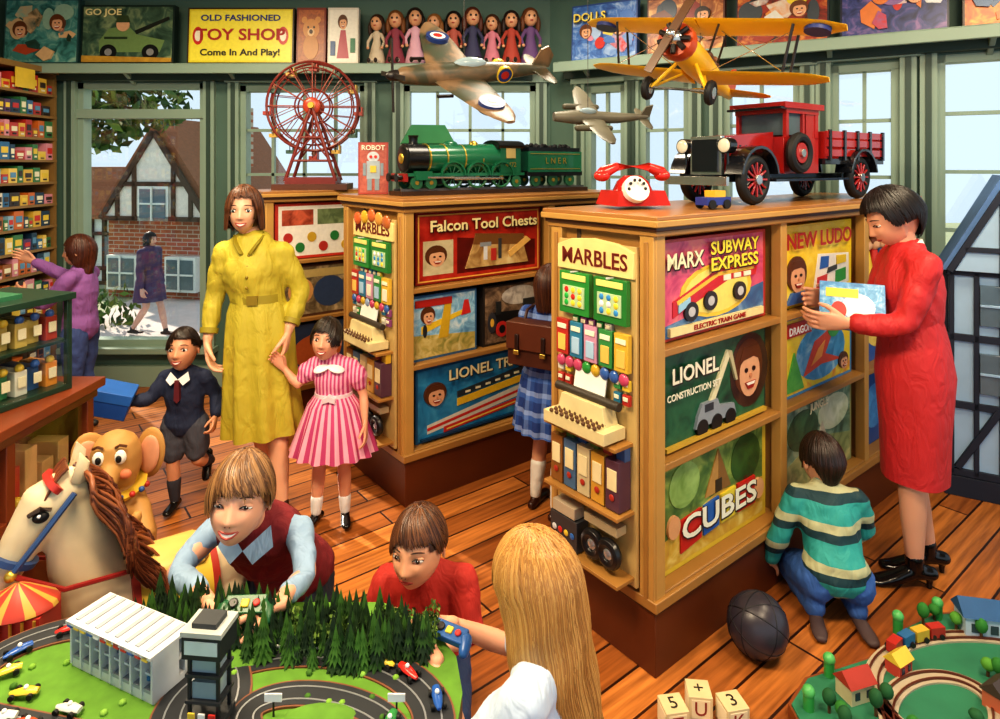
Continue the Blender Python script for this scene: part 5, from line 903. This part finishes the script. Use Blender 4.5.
def conif(b,x,y,z,h):
    r=h*.27; c=random.choice(TG); b.cyl((x,y,z),(x,y,z+h*.2),h*.03,'#3a2414',n=5)
    for k in range(5):
        z0=z+h*(.1+.17*k); rr=r*(1-.17*k); n=9; vs=[(x,y,z0+h*.30)]; 
        for j in range(n*2): q=pi*j/n+k; q_=rr*(1 if j%2 else .62)*random.uniform(.85,1.15); vs.append((x+q_*math.cos(q),y+q_*math.sin(q),z0-(.01 if j%2 else 0)))
        b.add(vs,[(0,1+j,1+(j+1)%(2*n)) for j in range(2*n)]+[list(range(1,2*n+1))[::-1]],random.choice([c,c,random.choice(TG)]))
for i in range(210):
    u=random.random(); x=-.85+.62*u; y=1.60-.14*random.random()-.05*u
    conif(b,x,y,ZT,random.uniform(.06,.11))
for i in range(30): conif(b,random.uniform(-.34,-.16),random.uniform(1.44,1.5),ZT,random.uniform(.06,.10)); leafblob(b,(random.uniform(-.5,-.15),random.uniform(1.47,1.55),ZT+.04),.022,40,GR,.008)
b.obj('miniature_fir_forest',e,ang=20)
b=B(); GW=m('#c9ccd0',.5); 
b.box((0,0,.012),(.30,.11,.024),GW); b.box((0,.045,.07),(.30,.012,.13),GW); b.box((0,-.005,.132),(.31,.13,.008),GW); b.box((0,.0,.07),(.30,.10,.006),GW)
for i in range(9): b.box((-.148+i*.037,-.02,.07),(.006,.08,.12),GW)
for i in range(4): b.box((0,-.045+.02*i,.028+.009*i),(.29,.02,.009),m('#8f959c',.5))
for i in range(90): b.sph((-.14+.28*random.random(),-.04+.02*random.randrange(4),.045+random.random()*.02),.006,m(random.choice(cols),.5),6)
for i in range(50): b.sph((-.14+.28*random.random(),-.04+.03*random.random(),.083),.006,m(random.choice(cols),.5),6)
for i in range(12): b.box((-.14+.025*i,-.068,.128),(.018,.004,.014),m(random.choice(['#c8302a','#2a5aa8','#e8e8e8','#e0c040']),.4))
for i in range(8): b.box((-.13+.037*i,.0,.137),(.012,.11,.004),m('#9aa0a8',.5))
b.obj('grandstand',e,loc=(-.82,1.42,ZT),rot=-.42,scale=(.88,.8,.78))
b=B(); b.box((0,0,.01),(.09,.07,.02),'#303438')
for x in (-.035,.035):
    for y in (-.025,.025): b.box((x,y,.10),(.007,.007,.2),m('#1d2024'))
for z,c in ((.06,'#2a2d33'),(.115,'#2a2d33')): b.box((0,0,z),(.085,.065,.006),c); b.box((0,-.0,z+.02),(.06,.045,.034),m('#8fa0a8',.2))
b.box((0,0,.175),(.095,.075,.045),m('#20242a')); b.box((0,-.038,.178),(.08,.003,.028),m('#b8c8d0',.1)); b.box((0,0,.205),(.10,.08,.01),m('#b0b4b0')); b.box((0,0,.215),(.06,.05,.012),'#303438')
for i in range(3): b.box((-.025+.025*i,-.036,.03),(.016,.004,.022),m(['#e0c040','#e8e8e8','#c8302a'][i]))
b.obj('control_tower',e,loc=(-.585,1.29,ZT),rot=-.1,scale=(.85,.85,.95))
b=B()
def rcar(x,y,r,c):
    R=Matrix.Rotation(r,3,'Z'); o_=V((x,y,ZT+.005))
    b.tube([(o_+R@V(p),w,h) for p,w,h in (((-.028,0,.007),.004,.003),((-.015,0,.008),.009,.005),((.008,0,.010),.011,.007),((.028,0,.009),.008,.005))],m(c,.25),10,side=R@V((0,1,0)))
    for px in (-.018,.018):
        for py in (-.013,.013): q=o_+R@V((px,py,.006)); b.cyl(q-R@V((0,.003,0)),q+R@V((0,.003,0)),.006,RUB,n=10)
    b.sph(o_+R@V((.004,0,.018)),.005,'#e8e8e8',8)
for a in ((-1.06,1.31,.2,'#c8302a'),(-1.0,1.285,.1,'#e0e0d8'),(-.94,1.27,-.2,'#c84a30'),(-.88,1.25,-.2,'#2a5aa8'),(-1.08,1.4,.6,'#e0c040'),(-.83,1.22,-.3,'#e8e8e8'),(-.2,1.40,2.4,'#c8302a'),(-.26,1.43,2.7,'#e0c040'),(-.31,1.2,.2,'#b02a20'),(-.42,1.13,-.1,'#d8d8d8'),(-.76,1.2,-.2,'#c8302a'),(-1.10,1.46,.9,'#2a5aa8'),(-1.03,1.53,.5,'#c8302a'),(-1.00,1.345,.1,'#e0c040'),(-.95,1.24,-.2,'#3a8a4a'),(-.88,1.305,-.2,'#d8d8d0'),(-.52,1.20,-.5,'#e0c040'),(-.13,1.33,1.8,'#2a5aa8'),(-.22,1.27,1.4,'#3a8a4a')): rcar(*a)
b.obj('slot_cars',e)
b=B(); 
for x,y in ((-.3,1.455),(-.46,1.30),(-.21,1.30)): b.cyl((x,y,ZT),(x,y,ZT+.035),.002,BK,n=5); b.box((x,y-.002,ZT+.04),(.035,.003,.016),m('#e8e8e8'))
for i in range(26): t=i/25; b.cyl((-.52+.3*t,1.475-.02*t,ZT),(-.52+.3*t,1.475-.02*t,ZT+.014),.0015,LN,n=4)
b.box((-.37,1.465,ZT+.012),(.3,.002,.004),LN,R=-.067)
b.obj('signs_and_fences',e)
def controller(name,loc,rot,c,s=1):
    b=B(); b.box((0,0,.012),(.10,.045,.022),m(c,.35)); b.tube([((-.05,0,.01),.018),((-.06,-.03,.006),.014)],m(c,.35),12,rnd=True); b.tube([((.05,0,.01),.018),((.06,-.03,.006),.014)],m(c,.35),12,rnd=True)
    b.cyl((-.028,0,.022),(-.028,0,.03),.012,BK); b.cyl((.028,0,.022),(.028,0,.03),.009,'#c8302a'); b.box((0,0,.025),(.02,.02,.006),'#d8c040'); b.obj(name,loc=loc,rot=rot,scale=s,bev=.003)
controller('green_hand_controller',(-.60,1.515,.67),(.5,0,.05),'#1f5a34',.95); controller('blue_hand_controller',(-.115,1.50,.615),(.3,0,-.5),'#2a5a9a',.85); controller('red_hand_controller',(-.26,1.745,.41),(.3,0,0),'#8a3a30',.7)
# ---------------------------------------------------------------- floor toys on right
e=empty('toy_village_train_board',(0,0,0)); ZB=.045
out=[(.90,1.70),(.90,2.0),(1.0,2.1),(1.15,2.15),(1.3,2.2),(1.45,2.32),(1.62,2.40),(1.85,2.42),(2.3,2.38),(2.3,1.70)]
b=B(); b.ext(out,0,ZB-.006,m('#8a4a24',.4),'z'); b.ext([(x*.985+.02,y*.985+.02) for x,y in out],ZB-.006,ZB,m('#2f7a5a',.6,.3,8),'z')
b.ext([(1.5,1.95),(1.62,2.05),(1.8,2.03),(1.78,1.92),(1.6,1.88)],ZB,ZB+.002,m('#4aa0b8',.1),'z'); b.ext([(1.1,1.8),(1.35,1.9),(1.4,1.8),(1.2,1.72)],ZB,ZB+.002,m('#8ab050',.8),'z')
b.obj('board',e)
b=B()
for pts in (ell(1.6,2.0,.42,.27,.1),ell(1.35,1.95,.2,.12,.5)):
    b.ribbon(pts,.055,ZB,ZB+.006,m('#b8a890',.7)); 
    for o_ in (-.014,.014):
        q=[]; n=len(pts)
        for i in range(n): a=V(pts[i-1]); c=V(pts[(i+1)%n]); t=(c-a).normalized(); q.append((pts[i][0]-t.y*o_,pts[i][1]+t.x*o_))
        b.ribbon(q,.006,ZB+.006,ZB+.012,m('#5a2a1c',.4))
b.obj('rail_loop',e)
b=B()
for x,y,r,w,c,rc in ((1.12,2.02,.3,.09,'#d8c8a0','#b03a28'),(1.72,2.3,-.2,.12,'#b8c8d8','#2a5a8a'),(1.95,2.12,.2,.12,'#e0d0a0','#b03a28'),(1.55,1.98,.5,.09,'#c86a4a','#4a3a30'),(1.9,2.3,.1,.08,'#e8e0d0','#3a6a3a'),(1.32,2.12,.5,.07,'#c84a3a','#e0c040')):
    R=Matrix.Rotation(r,3,'Z'); o_=V((x,y,ZB)); b.box(o_+V((0,0,w*.3)),(w,w*.7,w*.6),m(c,.5),R=r)
    vs=[R@V(p)+o_ for p in ((-w*.58,-w*.42,w*.6),(w*.58,-w*.42,w*.6),(w*.58,w*.42,w*.6),(-w*.58,w*.42,w*.6),(-w*.58,0,w),(w*.58,0,w))]; b.add(vs,[(0,1,5,4),(2,3,4,5),(0,4,3),(1,2,5),(0,3,2,1)],m(rc,.5))
    for sx in (-.25,.25): b.box(o_+R@V((sx*w,-w*.355,w*.3)),(w*.2,.004,w*.25),m('#3a4650',.2),R=r)
for i in range(34):
    x,y=random.choice([(random.uniform(1.0,1.25),random.uniform(1.8,2.08)),(random.uniform(1.5,2.05),random.uniform(2.25,2.38)),(random.uniform(1.4,1.9),random.uniform(1.85,2.1)),(random.uniform(1.95,2.1),random.uniform(1.8,2.3))]); h=random.uniform(.03,.055)
    b.cyl((x,y,ZB),(x,y,ZB+h*.7),.005,'#5a3a20',n=6); b.sph((x,y,ZB+h),(.02,.02,h*.5),m(random.choice(['#2f7a2c','#5a9a34','#1f5a30']),.8),10)
for x,y in ((.95,1.97),(1.08,2.1),(1.43,2.3),(1.62,2.37),(1.9,2.39)): b.cyl((x,y,ZB-.02),(x,y,ZB+.05),.016,m('#3a9a4a',.4)); b.sph((x,y,ZB+.055),.019,m('#58b060',.4))
b.obj('houses_and_trees',e)
b=B()
for i in range(4):
    q=2.2-.16*i; x,y=1.6+.42*math.cos(q),2.0+.27*math.sin(q)+.04*math.cos(q); b.box((x,y,ZB+.032),(.055,.03,.035),m(['#b5342c','#2f6a9a','#d8b040','#b5342c'][i],.3),R=q+pi/2)
    for s in (-.015,.015): b.cyl((x+s,y-.018,ZB+.018),(x+s,y+.018,ZB+.018),.009,BK,n=8)
b.obj('little_train',e)
b=B(); b.sph((0,0,0),.103,m('#35303a',.35,.2,6),32)
for R in (Euler((0,0,0)),Euler((pi/2,0,0)),Euler((0,pi/2,0)),Euler((pi/4,.6,0)),Euler((-pi/4,.6,0)),Euler((.6,-pi/4,.5))):
    M3=R.to_matrix(); b.path([M3@V((.1025*math.cos(t*pi/20),.1025*math.sin(t*pi/20),0)) for t in range(40)],.0022,m('#15121a',.6),5,closed=True)
b.obj('leather_football',loc=(.905,2.25,.105),rot=(.4,.3,.2))
for i,(x,y,r,t) in enumerate(((.53,1.96,.15,'5'),(.625,2.015,-.1,'+'),(.715,1.97,.2,'3'))):
    b=B(); b.box((0,0,.042),(.084,.084,.084),m('#d8c496',.5)); 
    for ax in range(4): q=ax*pi/2; b.box((.0425*math.cos(q),.0425*math.sin(q),.042),(.002,.066,.066),m(['#efe4c4','#e8d8b0'][ax%2],.5),R=q)
    o=b.obj('alphabet_block',loc=(x,y,0),rot=r,bev=.005,scale=.86); text(t,o,(0,0,.0845),.07,'#2a2420',rot=(0,0,0)); text('TUK'[i],o,(0,-.0438,.042),.07,'#8a2a1c')
# dolls' house by the window
b=B(); WP=m('#a4c4e2',.6,.08); TB=m('#20283a',.6); SL=m('#5a80b8',.6,.2,20); w_=.84; d_=.26
b.box((0,0,.05),(w_+.04,d_+.04,.10),TB); b.box((0,0,.62),(w_,d_,1.05),WP)
for gx in (-.21,.21):
    b.ext([(gx-.25,1.14),(gx+.25,1.14),(gx,1.62)],-d_/2-.04,d_/2,SL); b.ext([(gx-.19,1.14),(gx+.19,1.14),(gx,1.52)],-d_/2-.05,-d_/2,WP)
    for sg in (1,-1): b.box((gx+sg*.105,-d_/2-.055,1.34),(.03,.02,.46),TB,R=(0,-sg*.49,0))
    b.box((gx,-d_/2-.055,1.3),(.025,.02,.36),TB); b.box((gx,-d_/2-.055,1.25),(.3,.02,.025),TB)
for z in (.12,.46,.80,1.13): b.box((0,-d_/2-.006,z),(w_+.02,.02,.035),TB)
for i in range(9): b.box((-w_/2+.01+i*(w_-.02)/8,-d_/2-.006,.62),(.022,.02,1.02),TB)
for z in (.63,.97):
    for gx in (-.21,.21): b.box((gx,-d_/2-.012,z),(.17,.02,.2),m('#5f7484',.1)); b.box((gx,-d_/2-.025,z),(.012,.01,.2),WP); b.box((gx,-d_/2-.025,z),(.17,.01,.012),WP)
for gx in (-.3,.1): b.box((gx,-d_/2-.01,.3),(.03,.022,.36),TB,R=(0,.5,0))
b.box((.0,-d_/2-.012,.28),(.13,.02,.3),m('#2f4468',.4))
for z in (.46,.80,1.13): b.box((-w_/2-.006,0,z),(.02,d_,.035),TB)
for y in (-.09,0,.09): b.box((-w_/2-.006,y,.62),(.02,.022,1.02),TB)
b.obj('timber_framed_dolls_house',loc=(2.80,3.26,0),rot=DR,bev=.002,scale=1.03)
# ---------------------------------------------------------------- lights, world, camera
w=bpy.data.worlds.new('world'); sc.world=w; w.use_nodes=True; bg=w.node_tree.nodes['Background']; bg.inputs[0].default_value=(.70,.86,.97,1); bg.inputs[1].default_value=1.0
def area(name,loc,rot,size,power,col,sy=None):
    L_=bpy.data.lights.new(name,'AREA'); L_.energy=power; L_.color=col; L_.size=size
    if sy: L_.shape='RECTANGLE'; L_.size_y=sy
    o=bpy.data.objects.new(name,L_); o.location=loc; o.rotation_euler=rot; sc.collection.objects.link(o)
area('overhead_fill',(-.9,1.2,3.05),(.25,-.1,0),.7,95,(1,.80,.54)); area('overhead_fill',(1.2,1.0,3.05),(.3,.1,0),.7,65,(1,.80,.54)); area('overhead_fill',(-1.9,3.2,3.05),(0,0,0),.6,48,(1,.82,.56)); area('overhead_fill',(.3,3.6,3.05),(0,0,0),.5,24,(1,.88,.7)); area('overhead_fill',(-1.8,1.4,3.05),(0,0,0),.6,35,(1,.82,.56))  # added light rig: unseen warm area lights overhead, no fixtures modelled
area('overhead_fill',(2.2,2.2,3.05),(0,0,0),.6,36,(1,.82,.56))  # extra unseen fill, added to brighten the right side and dolls' house
s=bpy.data.lights.new('sun','SUN'); s.energy=7; s.angle=.02; s.color=(1,.9,.74); o=bpy.data.objects.new('sun',s); o.rotation_euler=(rad(-60),0,rad(48)); sc.collection.objects.link(o)
c=bpy.data.cameras.new('camera'); co=bpy.data.objects.new('camera',c); sc.collection.objects.link(co); co.location=(0,0,1.72); co.rotation_euler=(pi/2,0,0); c.lens=23.04; c.sensor_width=36; c.shift_y=-.1945; c.clip_start=.05; sc.camera=co
sc.view_settings.view_transform='Standard'; sc.view_settings.exposure=0
try: sc.view_settings.look='Medium High Contrast'
except Exception: pass
